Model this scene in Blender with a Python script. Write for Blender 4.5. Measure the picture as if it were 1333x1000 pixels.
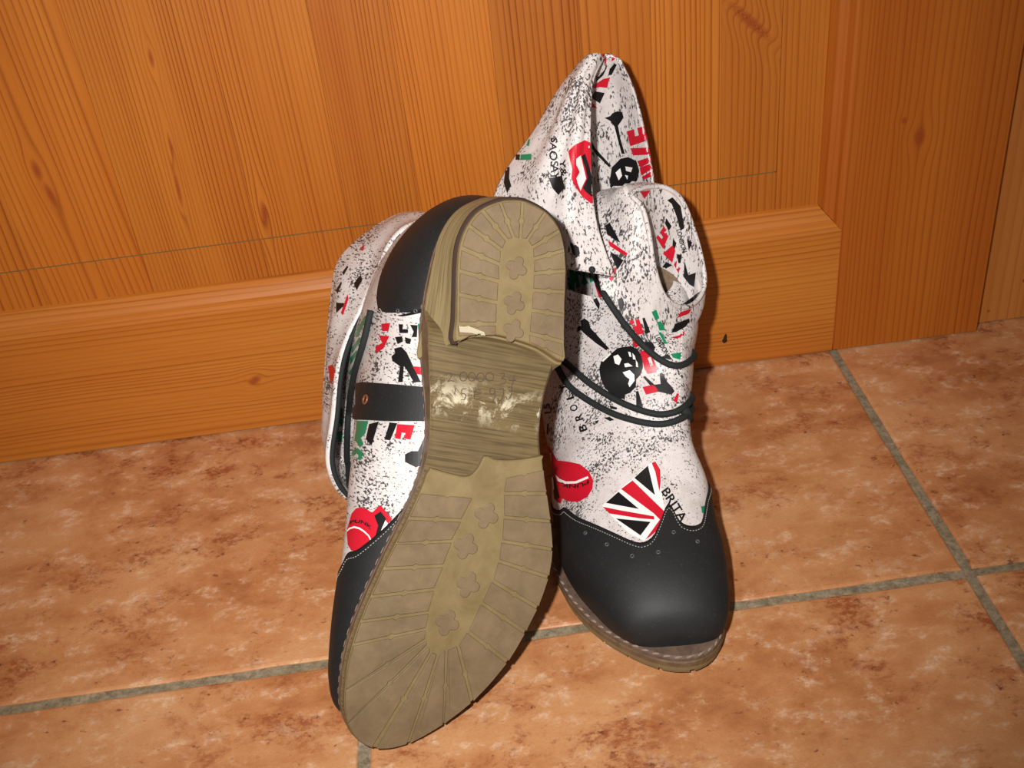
import bpy, math, random
import numpy as np
from mathutils import Vector, Matrix
from mathutils.bvhtree import BVHTree
from mathutils.geometry import delaunay_2d_cdt

for o in list(bpy.data.objects):
    bpy.data.objects.remove(o)
SC = bpy.context.scene
COL = SC.collection
rng = np.random.default_rng(7)
random.seed(7)

# ------------------------------------------------------------------ camera
IW, IH, F = 1333.0, 1000.0, 1484.67
CAM = np.array([0.0, -0.6525, 0.465])
FW = np.array([0.02721426, 0.81971097, -0.5721305])
RT = np.array([0.99061055, -0.0988245, -0.09446934])
UP = np.array([0.13397806, 0.56418759, 0.81470377])
cd = bpy.data.cameras.new('camera')
cam = bpy.data.objects.new('camera', cd)
COL.objects.link(cam)
cd.sensor_fit = 'HORIZONTAL'
cd.sensor_width = 36.0
cd.lens = F * 36.0 / IW
cd.clip_start = 0.01
cam.matrix_world = Matrix(((RT[0], UP[0], -FW[0], CAM[0]),
                           (RT[1], UP[1], -FW[1], CAM[1]),
                           (RT[2], UP[2], -FW[2], CAM[2]),
                           (0, 0, 0, 1)))
SC.camera = cam

# ------------------------------------------------------------------ light
world = bpy.data.worlds.new('room_light')
SC.world = world
world.use_nodes = True
bg = world.node_tree.nodes['Background']
bg.inputs[0].default_value = (1.0, 0.86, 0.70, 1)
bg.inputs[1].default_value = 0.18

fl = bpy.data.lights.new('camera_flash', 'SPOT')       # the flash of the compact camera, beside the lens
fl.energy = 22.0
fl.color = (1.0, 0.965, 0.92)
fl.shadow_soft_size = 0.008
fl.spot_size = math.radians(84)
fl.spot_blend = 1.0
flo = bpy.data.objects.new('camera_flash', fl)
COL.objects.link(flo)
fp = CAM - 0.045 * RT + 0.034 * UP + 0.01 * FW
aim = Vector((-0.02, -0.05, 0.12)) - Vector(fp)
flo.location = fp
flo.rotation_euler = aim.to_track_quat('-Z', 'Y').to_euler()
vs = SC.view_settings
vs.view_transform = 'Standard'
vs.look = 'None'
vs.gamma = 1.0
vs.use_curve_mapping = False
vs.exposure = 0.0


# ------------------------------------------------------------------ helpers
def srgb(r, g, b):
    def f(c):
        c /= 255.0
        return c / 12.92 if c <= 0.04045 else ((c + 0.055) / 1.055) ** 2.4
    return (f(r), f(g), f(b), 1.0)


class NT:
    """small node-graph writer"""
    def __init__(s, name, rough=0.5, spec=0.5):
        s.mat = bpy.data.materials.new(name)
        s.mat.use_nodes = True
        s.t = s.mat.node_tree
        s.b = s.t.nodes['Principled BSDF']
        s.b.inputs['Roughness'].default_value = rough
        s.b.inputs['Specular IOR Level'].default_value = spec

    def new(s, kind, **kw):
        n = s.t.nodes.new(kind)
        for k, v in kw.items():
            setattr(n, k, v)
        return n

    def put(s, sock, v):
        if isinstance(v, bpy.types.NodeSocket):
            s.t.links.new(v, sock)
        else:
            sock.default_value = v

    def m(s, op, a, b=0.0, c=None):
        n = s.new('ShaderNodeMath', operation=op)
        s.put(n.inputs[0], a)
        s.put(n.inputs[1], b)
        if c is not None:
            s.put(n.inputs[2], c)
        return n.outputs[0]

    def xyz(s):
        c = s.new('ShaderNodeTexCoord')
        sp = s.new('ShaderNodeSeparateXYZ')
        s.t.links.new(c.outputs['Object'], sp.inputs[0])
        return c.outputs['Object'], sp.outputs[0], sp.outputs[1], sp.outputs[2]

    def vec(s, x, y, z):
        n = s.new('ShaderNodeCombineXYZ')
        for i, v in enumerate((x, y, z)):
            s.put(n.inputs[i], v)
        return n.outputs[0]

    def noise(s, vec, scale, detail=2.0, rough=0.5, dist=0.0):
        n = s.new('ShaderNodeTexNoise')
        s.put(n.inputs['Vector'], vec)
        n.inputs['Scale'].default_value = scale
        n.inputs['Detail'].default_value = detail
        n.inputs['Roughness'].default_value = rough
        n.inputs['Distortion'].default_value = dist
        return n.outputs['Fac']

    def ramp(s, fac, stops, mode='LINEAR'):
        n = s.new('ShaderNodeValToRGB')
        n.color_ramp.interpolation = mode
        e = n.color_ramp.elements
        while len(e) < len(stops):
            e.new(0.5)
        for el, (p, c) in zip(e, stops):
            el.position = p
            el.color = c if len(c) == 4 else (c[0], c[1], c[2], 1)
        s.put(n.inputs[0], fac)
        return n.outputs[0]

    def val(s, fac, stops):
        return s.ramp(fac, [(p, (v, v, v, 1)) for p, v in stops])

    def mix(s, fac, a, b, blend='MIX'):
        n = s.new('ShaderNodeMix', data_type='RGBA', blend_type=blend)
        s.put(n.inputs[0], fac)
        s.put(n.inputs[6], a)
        s.put(n.inputs[7], b)
        return n.outputs[2]

    def color(s, c):
        s.put(s.b.inputs['Base Color'], c)

    def rough(s, c):
        s.put(s.b.inputs['Roughness'], c)

    def bump(s, h, strength=0.3, dist=0.001):
        n = s.new('ShaderNodeBump')
        n.inputs['Strength'].default_value = strength
        n.inputs['Distance'].default_value = dist
        s.put(n.inputs['Height'], h)
        s.t.links.new(n.outputs[0], s.b.inputs['Normal'])


def plain(name, col, rough=0.6, spec=0.4):
    n = NT(name, rough, spec)
    n.b.inputs['Base Color'].default_value = col
    return n.mat


def mesh_obj(name, verts, faces, mat, parent=None, smooth=False, kind=None, label=None):
    """verts are world coordinates; they are stored in the frame of the thing (root parent)"""
    me = bpy.data.meshes.new(name)
    verts = np.asarray(verts, float)
    root = parent
    while root is not None and root.parent is not None:
        root = root.parent
    if root is not None:
        mi = np.array(root.matrix_world.inverted())
        verts = verts @ mi[:3, :3].T + mi[:3, 3]
    me.from_pydata(verts.tolist(), [], [tuple(int(i) for i in f) for f in faces])
    me.update()
    if smooth:
        me.polygons.foreach_set('use_smooth', [True] * len(me.polygons))
    if mat is not None:
        me.materials.append(mat)
    o = bpy.data.objects.new(name, me)
    COL.objects.link(o)
    if parent is not None:
        o.parent = parent
    if kind:
        o['kind'] = kind
    if label:
        o['label'] = label
    return o


def empty(name, loc=(0, 0, 0)):
    o = bpy.data.objects.new(name, None)
    COL.objects.link(o)
    o.empty_display_size = 0.05
    o.location = loc
    o.matrix_world = Matrix.Translation(loc)
    return o


def box(x0, x1, y0, y1, z0, z1):
    v = [(x0, y0, z0), (x1, y0, z0), (x1, y1, z0), (x0, y1, z0), (x0, y0, z1), (x1, y0, z1), (x1, y1, z1), (x0, y1, z1)]
    f = [(0, 3, 2, 1), (4, 5, 6, 7), (0, 1, 5, 4), (1, 2, 6, 5), (2, 3, 7, 6), (3, 0, 4, 7)]
    return v, f


def extrude_x(profile, x0, x1, x0b=None, x1b=None):
    """profile [(y,z)] closed, swept from x0 to x1"""
    n = len(profile)
    v = [(x0, y, z) for y, z in profile] + [(x1, y, z) for y, z in profile]
    f = [(i, (i + 1) % n, n + (i + 1) % n, n + i) for i in range(n)]
    f += [tuple(range(n - 1, -1, -1)), tuple(range(n, 2 * n))]
    return v, f


def grid_faces(nu, nv, wrap_v=False, flip=False):
    f = []
    for i in range(nu - 1):
        for j in range(nv if wrap_v else nv - 1):
            a, b = i * nv + j, i * nv + (j + 1) % nv
            c, d = (i + 1) * nv + (j + 1) % nv, (i + 1) * nv + j
            f.append((a, d, c, b) if flip else (a, b, c, d))
    return f


def crom(P, n, closed=False):
    """Catmull-Rom resampling of control rows P (k, d) to n rows (uniform in parameter)"""
    P = np.asarray(P, float)
    k = len(P)
    t = np.linspace(0, k if closed else k - 1, n, endpoint=not closed)
    i = np.floor(t).astype(int)
    if not closed:
        i = np.minimum(i, k - 2)
    u = (t - i)[:, None]
    def g(j):
        if closed:
            return P[j % k]
        r = P[np.clip(j, 0, k - 1)]
        lo, hi = j < 0, j > k - 1
        if lo.any():
            r = r.copy(); r[lo] = 2 * P[0] - P[1]
        if hi.any():
            r = r.copy(); r[hi] = 2 * P[-1] - P[-2]
        return r
    p0, p1, p2, p3 = g(i - 1), g(i), g(i + 1), g(i + 2)
    return 0.5 * (2 * p1 + (p2 - p0) * u + (2 * p0 - 5 * p1 + 4 * p2 - p3) * u ** 2 + (3 * p1 - p0 - 3 * p2 + p3) * u ** 3)


def resample(P, n, closed=False):
    """Catmull-Rom then equal arc length"""
    Q = crom(P, 1200, closed)
    if closed:
        Q = np.vstack([Q, Q[:1]])
    s = np.r_[0, np.cumsum(np.linalg.norm(np.diff(Q, axis=0), axis=1))]
    t = np.linspace(0, s[-1], n + 1 if closed else n)
    R = np.stack([np.interp(t, s, Q[:, d]) for d in range(Q.shape[1])], 1)
    return R[:-1] if closed else R


def normals_grid(G, wrap):
    """G (nu, nv, 3) -> unit normals"""
    du = np.gradient(G, axis=0)
    if wrap:
        dv = (np.roll(G, -1, 1) - np.roll(G, 1, 1)) / 2
    else:
        dv = np.gradient(G, axis=1)
    n = np.cross(du, dv)
    l = np.linalg.norm(n, axis=2, keepdims=True)
    return n / np.maximum(l, 1e-12)


def tube(P, r, ns=10, closed=False, taper=False):
    P = np.asarray(P, float)
    n = len(P)
    T = np.gradient(P, axis=0)
    if closed:
        T = np.roll(P, -1, 0) - np.roll(P, 1, 0)
    T /= np.maximum(np.linalg.norm(T, axis=1, keepdims=True), 1e-12)
    a = np.array([0.3, 0.2, 0.93])
    N = np.cross(T[0], a); N /= np.linalg.norm(N)
    V = []
    rr = np.full(n, r) if np.isscalar(r) else np.asarray(r)
    for i in range(n):
        N = N - T[i] * (N @ T[i]); N /= np.linalg.norm(N)
        B = np.cross(T[i], N)
        for k in range(ns):
            th = 2 * math.pi * k / ns
            V.append(P[i] + rr[i] * (math.cos(th) * N + math.sin(th) * B))
    f = grid_faces(n, ns, True)
    if closed:
        for j in range(ns):
            a_, b_ = (n - 1) * ns + j, (n - 1) * ns + (j + 1) % ns
            f.append((a_, b_, (j + 1) % ns, j))
    else:
        f.append(tuple(range(ns - 1, -1, -1)))
        f.append(tuple((n - 1) * ns + j for j in range(ns)))
    return V, f


def ray(x, y):
    v = FW + (x - IW / 2) / F * RT - (y - IH / 2) / F * UP
    return v / np.linalg.norm(v)


def at(x, y, Y):
    """the point of the plane y = Y that lies on the sight line of a picture point"""
    v = ray(x, y)
    return CAM + v * (Y - CAM[1]) / v[1]


def thick_sheet(G, t, wrap=False):
    """grid (nu,nv,3) to a closed sheet of thickness t (G is the outer face)"""
    nu, nv = G.shape[:2]
    N = normals_grid(G, wrap)
    V = np.vstack([G.reshape(-1, 3), (G - N * t).reshape(-1, 3)])
    off = nu * nv
    f = grid_faces(nu, nv, wrap)
    f += [tuple(off + i for i in reversed(q)) for q in grid_faces(nu, nv, wrap)]
    def edge(ids):
        for a, b in zip(ids[:-1], ids[1:]):
            f.append((b, a, a + off, b + off))
    row0 = list(range(nv)); rowN = [(nu - 1) * nv + j for j in range(nv)]
    if wrap:
        row0.append(0); rowN.append((nu - 1) * nv)
    edge(row0); edge(rowN[::-1])
    if not wrap:
        edge([i * nv for i in range(nu)][::-1]); edge([i * nv + nv - 1 for i in range(nu)])
    return V, f


# ------------------------------------------------------------------ materials
def wood(name, along, seed, light, mid, dark, period=0.0042, wob=0.010, knots=(), slope=0.0, fine=1.0, contrast=1.0, cath=None):
    """pine: growth-ring lines that run along one axis, bent round knots. along = 'Z' or 'X'."""
    n = NT(name, 0.40, 0.30)
    co, x, y, z = n.xyz()
    a, c = (z, x) if along == 'Z' else (x, z)
    A = n.vec(n.m('MULTIPLY', c, 9.0), seed * 3.7, n.m('MULTIPLY', a, 2.6))
    w = n.m('MULTIPLY', n.m('SUBTRACT', n.noise(A, 1.0, 2.0), 0.5), wob)
    cc = n.m('ADD', n.m('ADD', c, w), n.m('MULTIPLY', a, slope))
    mask = None
    rings = None
    for (kc, ka, rc, ra, push, tilt) in knots:
        da = n.m('SUBTRACT', a, ka)
        dc = n.m('SUBTRACT', n.m('SUBTRACT', c, kc), n.m('MULTIPLY', da, tilt))
        d = n.m('ADD', n.m('POWER', n.m('DIVIDE', dc, rc), 2.0), n.m('POWER', n.m('DIVIDE', n.m('ABSOLUTE', da), ra), 2.0))
        e = n.m('EXPONENT', n.m('MULTIPLY', d, -0.16))
        cc = n.m('SUBTRACT', cc, n.m('MULTIPLY', n.m('MULTIPLY', dc, e), push))
        k = n.m('SUBTRACT', 1.0, n.m('SMOOTH_MIN', n.m('MULTIPLY', d, 0.75), 1.0, 0.35))
        k = n.m('MAXIMUM', k, 0.0)
        mask = k if mask is None else n.m('MAXIMUM', mask, k)
        r = n.m('MULTIPLY', n.m('SQRT', d), 5.0)
        rings = r if rings is None else n.m('MINIMUM', rings, r)
    if cath is not None:      # a flat-sawn arch: rings are sections through a leaning cone
        kc, ka, k = cath
        dc = n.m('SUBTRACT', cc, kc)
        cc = n.m('ADD', n.m('SQRT', n.m('ADD', n.m('MULTIPLY', dc, dc), 2e-5)), n.m('MULTIPLY', n.m('SUBTRACT', a, ka), k))
    jit = n.noise(n.vec(n.m('MULTIPLY', cc, 60.0), seed * 1.3, 0.0), 1.0, 2.0)
    t = n.m('ADD', n.m('DIVIDE', cc, period), n.m('MULTIPLY', jit, 3.2))
    fr = n.m('FRACT', t)
    late = n.val(fr, [(0.0, 0.45), (0.10, 0.0), (0.50, 0.06), (0.78, 0.36), (0.92, 1.0), (1.0, 0.45)])
    vary = n.val(n.noise(n.vec(n.m('MULTIPLY', cc, 75.0), seed, n.m('MULTIPLY', a, 1.2)), 1.0, 2.0), [(0.3, 0.22), (0.7, 1.0)])
    late = n.m('MULTIPLY', n.m('MULTIPLY', late, vary), contrast)
    fib = n.noise(n.vec(n.m('MULTIPLY', c, 1500.0), seed, n.m('MULTIPLY', a, 30.0)), 1.0, 2.0)
    broad = n.noise(n.vec(n.m('MULTIPLY', c, 22.0), seed * 2.1, n.m('MULTIPLY', a, 2.5)), 1.0, 3.0)
    light, mid, dark = (tuple([v * WK for v in q[:3]]) + (1.0,) for q in (light, mid, dark))
    base = n.mix(n.val(broad, [(0.28, 0.0), (0.72, 1.0)]), light, mid)
    colr = n.mix(n.m('MULTIPLY', late, 0.95), base, dark)
    colr = n.mix(n.m('MULTIPLY', n.val(fib, [(0.35, 0.0), (0.75, 1.0)]), 0.16 * fine), colr, dark)
    if mask is not None:
        kn = n.val(n.m('FRACT', n.m('ADD', rings, n.m('MULTIPLY', broad, 1.2))), [(0.0, 0.25), (0.5, 0.5), (0.9, 1.0), (1.0, 0.25)])
        kc_ = n.mix(kn, srgb(176, 84, 30), srgb(96, 34, 14))
        colr = n.mix(n.m('MULTIPLY', mask, 0.9), colr, kc_)
    n.color(colr)
    n.rough(n.val(late, [(0.0, 0.46), (1.0, 0.38)]))
    n.bump(n.m('ADD', late, n.m('MULTIPLY', fib, 0.4)), 0.10, 0.0004)
    n.b.inputs['Coat Weight'].default_value = 0.04
    n.b.inputs['Coat Roughness'].default_value = 0.25
    return n.mat


WK = 0.81      # overall tone of the lacquered pine
LIGHT, MID, DARK = srgb(206, 124, 44), srgb(188, 102, 30), srgb(140, 60, 12)


def tile_mat():
    n = NT('terracotta_glaze', 0.42, 0.4)
    co, x, y, z = n.xyz()
    oi = n.new('ShaderNodeObjectInfo')
    off = n.m('MULTIPLY', oi.outputs['Random'], 40.0)
    v = n.new('ShaderNodeVectorMath', operation='ADD')
    n.put(v.inputs[0], co)
    n.put(v.inputs[1], n.vec(off, off, 0.0))
    p = v.outputs[0]
    st = n.new('ShaderNodeVectorMath', operation='MULTIPLY')
    n.put(st.inputs[0], p)
    st.inputs[1].default_value = (1.0, 1.35, 1.0)
    q = st.outputs[0]
    big = n.noise(q, 11.0, 6.0, 0.60, 0.0)
    med = n.noise(q, 46.0, 7.0, 0.70, 0.15)
    sm = n.noise(q, 190.0, 5.0, 0.68, 0.0)
    grain = n.noise(q, 700.0, 3.0, 0.6, 0.0)
    c = n.ramp(n.m('ADD', n.m('MULTIPLY', big, 0.68), n.m('MULTIPLY', med, 0.32)),
               [(0.34, srgb(156, 98, 60)), (0.44, srgb(184, 123, 78)), (0.52, srgb(198, 140, 94)), (0.62, srgb(206, 153, 107)), (0.75, srgb(213, 166, 124))])
    pale = n.m('MULTIPLY', n.val(med, [(0.52, 0.0), (0.63, 1.0)]), n.val(sm, [(0.44, 0.1), (0.58, 1.0)]))
    c = n.mix(n.m('MULTIPLY', pale, 0.72), c, srgb(226, 192, 162))
    rn = n.noise(q, 26.0, 8.0, 0.74, 0.25)
    red = n.m('MULTIPLY', n.val(rn, [(0.50, 0.0), (0.60, 1.0)]), n.val(sm, [(0.40, 0.1), (0.54, 1.0)]))
    c = n.mix(n.m('MULTIPLY', n.m('MULTIPLY', red, 0.9), n.val(n.noise(q, 6.5, 3.0, 0.5), [(0.40, 0.25), (0.60, 1.0)])), c, srgb(146, 76, 42))
    pit = n.m('MULTIPLY', n.val(n.noise(q, 130.0, 4.0, 0.7), [(0.32, 1.0), (0.40, 0.0)]), n.val(rn, [(0.44, 0.0), (0.54, 1.0)]))
    c = n.mix(n.m('MULTIPLY', pit, 0.8), c, srgb(96, 48, 30))
    c = n.mix(n.m('MULTIPLY', n.val(grain, [(0.45, 0.0), (0.75, 1.0)]), 0.18), c, srgb(110, 70, 46))
    n.color(c)
    n.rough(n.val(sm, [(0.3, 0.36), (0.7, 0.52)]))
    n.bump(n.m('ADD', sm, n.m('MULTIPLY', med, 2.0)), 0.14, 0.0008)
    return n.mat


def grout_mat():
    n = NT('cement_grout', 0.9, 0.2)
    co, x, y, z = n.xyz()
    c = n.mix(n.val(n.noise(co, 240.0, 5.0, 0.75), [(0.35, 0.0), (0.65, 1.0)]), srgb(108, 96, 76), srgb(164, 150, 126))
    n.color(n.mix(n.val(n.noise(co, 20.0, 3.0), [(0.4, 0.0), (0.7, 0.5)]), c, srgb(126, 112, 86)))
    n.bump(n.noise(co, 700.0, 3.0), 0.5, 0.0006)
    return n.mat


# ------------------------------------------------------------------ floor
TS, XB, YA = 0.333, 0.2514, -0.2231
G = 0.0058
gm = grout_mat()
tm = tile_mat()
floor = mesh_obj('floor', *box(-1.0, 1.0, -1.0, 0.30, -0.030, -0.0016), gm)
floor['kind'] = 'structure'
floor['label'] = 'terracotta tile floor with grey brown grout lines'


def tile(cx0, cy0):
    n = 40
    w = TS - G
    x0, y0 = cx0 + G / 2, cy0 + G / 2
    pts = []
    corners = [(x0, y0), (x0 + w, y0), (x0 + w, y0 + w), (x0, y0 + w)]
    for k in range(4):
        a, b = np.array(corners[k]), np.array(corners[(k + 1) % 4])
        d = (b - a) / w
        nn = np.array([-d[1], d[0]])
        wave = np.convolve(rng.normal(0, 1, n + 8), np.ones(9) / 9, 'valid') * 0.0010
        for i in range(n):
            t = i / n
            r = 0.004
            p = a + (b - a) * t + nn * (0.0002 + wave[i])
            pts.append(p)
    pts = np.array(pts)
    ctr = pts.mean(0)
    rings = []
    for ins, zz in ((0.0, -0.012), (0.0, -0.0012), (0.0006, -0.0005), (0.0016, -0.0001), (0.004, 0.0)):
        q = pts + (ctr - pts) / np.linalg.norm(ctr - pts, axis=1, keepdims=True) * ins * 1.2
        rings.append(np.c_[q, np.full(len(q), zz)])
    V = np.vstack(rings)
    m = len(pts)
    f = grid_faces(len(rings), m, True)
    f.append(tuple((len(rings) - 1) * m + j for j in range(m)))
    return V, f


for i in range(-3, 3):
    for j in range(-3, 1):
        V, f = tile(XB + i * TS, YA + j * TS)
        mesh_obj('tile', V, f, tm, floor)

# ------------------------------------------------------------------ door
door = empty('door_1', (0.0, 0.02, 0.0))
door['kind'] = 'structure'
door['label'] = 'orange pine panel door with a wide bottom rail'
DX0, DX1, SX = -0.66, 0.3546, 0.2497
DZ = 0.0015
rail_m = wood('pine_rail', 'X', 3.0, srgb(214, 136, 54), srgb(198, 114, 38), srgb(140, 60, 14), 0.0036, 0.016,
              knots=[(0.0412, -0.1512, 0.0034, 0.0046, 0.9, 0.35)], contrast=0.75)
stile_m = wood('pine_stile', 'Z', 5.0, srgb(196, 112, 36), srgb(182, 94, 26), srgb(138, 58, 12), 0.0040, 0.012,
               knots=[(0.2952, 0.1562, 0.0036, 0.0062, 1.0, 0.0), (0.2840, 0.1684, 0.0020, 0.0025, 0.6, 0.0)], contrast=0.9)
# bottom rail with its moulded upper edge; the molding dies into the stile along a mitre
prof = [(0.0, 0.0), (0.0, 0.0965), (0.0006, 0.0985), (0.0022, 0.1002), (0.0045, 0.1016), (0.0062, 0.1046), (0.0078, 0.1085), (0.0105, 0.1110),
        (0.0135, 0.1118), (0.040, 0.1118), (0.040, 0.0)]


def rail_piece(profile, x0, x1, mitre):
    n = len(profile)
    zmin = 0.0965
    v = [(x0, y, z + DZ if z < 0.01 else z) for y, z in profile]
    v += [(x1 - (max(0.0, z - zmin) * mitre), y, z + DZ if z < 0.01 else z) for y, z in profile]
    f = [(i, (i + 1) % n, n + (i + 1) % n, n + i) for i in range(n)]
    f += [tuple(range(n - 1, -1, -1)), tuple(range(n, 2 * n))]
    return v, f


v, f = rail_piece(prof, -0.56, SX - 0.0004, 0.86)
mesh_obj('bottom_rail', v, f, rail_m, door, label='bottom rail with horizontal grain')
# stile: flat face plus the same moulding turned upright along its inner edge
sp = [(SX, 0.0), (DX1 - 0.0012, 0.0), (DX1, 0.0012), (DX1, 0.040), (SX - 0.0135, 0.040), (SX - 0.0135, 0.0135)]
mold = [(SX - 0.013, 0.0118), (SX - 0.0118, 0.0098), (SX - 0.0100, 0.0072), (SX - 0.0070, 0.0058), (SX - 0.0044, 0.0044), (SX - 0.0032, 0.0022), (SX - 0.0016, 0.0006)]
V = []
pr = sp + mold
for (x, y) in pr:                                    # lower end follows the mitre
    zb = DZ if x >= SX - 0.0001 else 0.0965 + (SX - x) / 0.86
    V.append((x, y, zb))
for (x, y) in pr:
    V.append((x, y, 2.02))
n = len(pr)
F_ = [(i, (i + 1) % n, n + (i + 1) % n, n + i) for i in range(n)] + [tuple(range(n - 1, -1, -1)), tuple(range(n, 2 * n))]
mesh_obj('stile', V, F_, stile_m, door, label='upright stile with two knots')
# glued staves of the panel: raised field above a lower border strip
panel = mesh_obj('panel', *box(-0.56, SX - 0.010, 0.018, 0.030, 0.113, 1.92), stile_m, door, label='panel of glued upright staves')
edges = [-0.56, -0.49, -0.425, -0.352, -0.272, -0.203, -0.127, -0.069, -0.0235, 0.0335, 0.085, 0.128, 0.1705, 0.2072]
L2, M2, D2 = srgb(208, 126, 44), srgb(192, 106, 32), srgb(130, 50, 10)
tones = [(1.0, 0.0042), (0.94, 0.0036), (1.0, 0.005), (1.0, 0.0046), (1.04, 0.0046), (0.93, 0.0026), (0.97, 0.0030), (0.90, 0.0024), (1.06, 0.0032), (0.86, 0.0044), (0.94, 0.0052), (1.02, 0.0034), (0.90, 0.0040)]
kn = {4: [(-0.2475, 0.204, 0.0026, 0.0070, 0.9, -0.05), (-0.2445, 0.187, 0.0022, 0.009, 0.9, -0.12)],
      5: [(-0.1657, 0.2085, 0.0009, 0.009, 1.3, 0.05), (-0.1685, 0.180, 0.0014, 0.013, 1.3, 0.05), (-0.1626, 0.262, 0.0014, 0.006, 1.3, 0.05)],
      6: [(-0.1205, 0.156, 0.0020, 0.010, 1.3, 0.03)],
      12: [(0.1880, 0.239, 0.0046, 0.0125, 0.8, -0.95)]}


def tint(c, k):
    return (min(1, c[0] * k), min(1, c[1] * k), min(1, c[2] * k), 1)


for i in range(len(edges) - 1):
    k, per = tones[i]
    k = k ** 0.9
    m = wood('pine_stave', 'Z', 11.0 + i * 2.3, tint(L2, k), tint(M2, k), tint(D2, k), per, 0.012 if i < 9 else 0.006, knots=kn.get(i, ()),
             slope=(0.0, 0.02, -0.02, 0.01, 0.05, 0.01, 0.012, 0.0, 0.03, 0.015, 0.01, 0.0, 0.0)[i], contrast=1.0,
             cath=None)
    x0, x1 = edges[i] + 0.00008, edges[i + 1] - 0.00008
    pf = [(0.0128, 0.108), (0.0128, 0.1386), (0.0140, 0.1390), (0.0140, 0.1396), (0.0112, 0.1398), (0.0112, 0.1402), (0.0112, 1.92), (0.0181, 1.92), (0.0181, 0.108)]
    v, f = extrude_x(pf, x0, x1)
    mesh_obj('stave', v, f, m, panel)
m = wood('pine_stave', 'Z', 51.0, tint(L2, 0.95), tint(M2, 0.95), tint(D2, 0.95), 0.0036, 0.006)
mesh_obj('stave', *box(0.2072, SX - 0.0095, 0.0128, 0.0181, 0.108, 1.92), m, panel)
# dusty and dark strips along the raised field's step, its shadow painted in
dust_shadow = plain('dusty_shadow_groove', srgb(112, 92, 56), 0.9, 0.1)
mesh_obj('groove_line', *box(-0.56, 0.2074, 0.0124, 0.0130, 0.1385, 0.1397), dust_shadow, panel)
mesh_obj('groove_line', *box(0.2069, 0.2078, 0.0124, 0.0130, 0.1385, 1.92), plain('painted_shadow_groove', srgb(120, 66, 26), 0.8, 0.2), panel)  # dark strip coloured as the shadow of the upright step
# parts of the door beyond the picture
mesh_obj('stile', *box(DX0, -0.56, 0.0, 0.040, DZ, 2.02), stile_m, door)
mesh_obj('top_rail', *box(-0.56, SX, 0.0, 0.040, 1.92, 2.02), rail_m, door)
# small dark nick in the bottom rail
nv = [at(944 + 4.2 * math.cos(a) * (0.9 if math.sin(a) < 0 else 0.5) + 1.2 * math.sin(a), 441 - 6 * math.sin(a), -0.0003) for a in np.linspace(0, 2 * math.pi, 14, endpoint=False)]
nv = np.array(nv)
nb = nv + np.array([0, 0.0006, 0])
mesh_obj('nick', np.vstack([nv, nb]), [tuple(range(14))] + [(i, 14 + i, 14 + (i + 1) % 14, (i + 1) % 14) for i in range(14)], plain('nick_dark', srgb(40, 24, 14)), door, label='small dark nick in the rail')

frame_m = wood('pine_frame', 'Z', 8.0, srgb(206, 132, 64), srgb(190, 110, 48), srgb(150, 76, 26), 0.0065, 0.014, knots=[(0.3657, 0.0101, 0.0012, 0.0014, 0.3, 0.0), (0.3879, 0.032, 0.0016, 0.0018, 0.3, 0)], contrast=0.6)
trim = mesh_obj('trim_1', *box(DX1 + 0.0018, 0.62, 0.0098, 0.06, 0.0012, 2.05), frame_m)
trim['kind'] = 'structure'
trim['label'] = 'paler pine door frame beside the door edge'


# ------------------------------------------------------------------ boots: shared shapes (millimetres, boot frame: x lateral, y to the toe, z up)
OUT = [(0, -2), (12, 0), (22, 6), (29, 15), (33, 28), (35, 45), (35, 60), (33, 75), (31, 90), (32, 108), (37, 126), (45, 147), (50, 163), (51.5, 176), (50, 191),
       (46, 206), (40.5, 222), (32, 238), (22.5, 251), (11, 262.5), (-1, 271.5), (-13, 276), (-24, 275), (-33, 268.5), (-39.8, 256), (-42.5, 241), (-43.2, 229),
       (-42, 214), (-39, 198.5), (-34, 179), (-28.5, 160), (-24, 142), (-22.5, 125), (-25, 106), (-29, 88), (-32, 74), (-33, 58), (-33, 45), (-32, 29), (-28, 16),
       (-21, 6), (-11, 0)]
HEEL = [(1, 0), (12.3, 3.4), (20.5, 11), (26.1, 25), (30, 45), (33.5, 62), (34.9, 71), (20, 66.5), (0, 64.5), (-12, 66), (-20.5, 70.5), (-22.5, 60), (-24.5, 50), (-27, 37), (-28, 26.5), (-26.4, 17), (-22, 9), (-14, 3), (-7, 0.5)]
FORE_L = [[[-30.5, 156.7], [-1.4, 155.9]], [[-34.4, 169.6], [-4.0, 166.6]], [[-37.0, 183.0], [-5.8, 179.1]], [[-40.8, 196.7], [-8.0, 191.2]], [[-40.4, 210.3], [-8.4, 202.9]],
          [[-39.2, 222.4], [-8.2, 211.4]], [[-37.5, 244.8], [-7.1, 216.8]], [[-32.6, 260.4], [-5.4, 219.7]], [[-19.5, 271.2], [-2.8, 222.7]], [[-4.0, 270.5], [1.1, 223.9]],
          [[12.2, 260.4], [4.9, 221.3]], [[24.5, 247.4], [10.4, 218.5]], [[38.3, 224.4], [14.0, 210.7]], [[42.4, 208.4], [18.2, 195.8]], [[46.6, 195.2], [21.4, 184.1]],
          [[49.0, 179.3], [22.5, 173.8]], [[48.1, 165.5], [22.0, 163.7]], [[45.0, 151.1], [20.6, 151.7]], [[40.5, 137.0], [18.1, 140.0]]]
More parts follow.
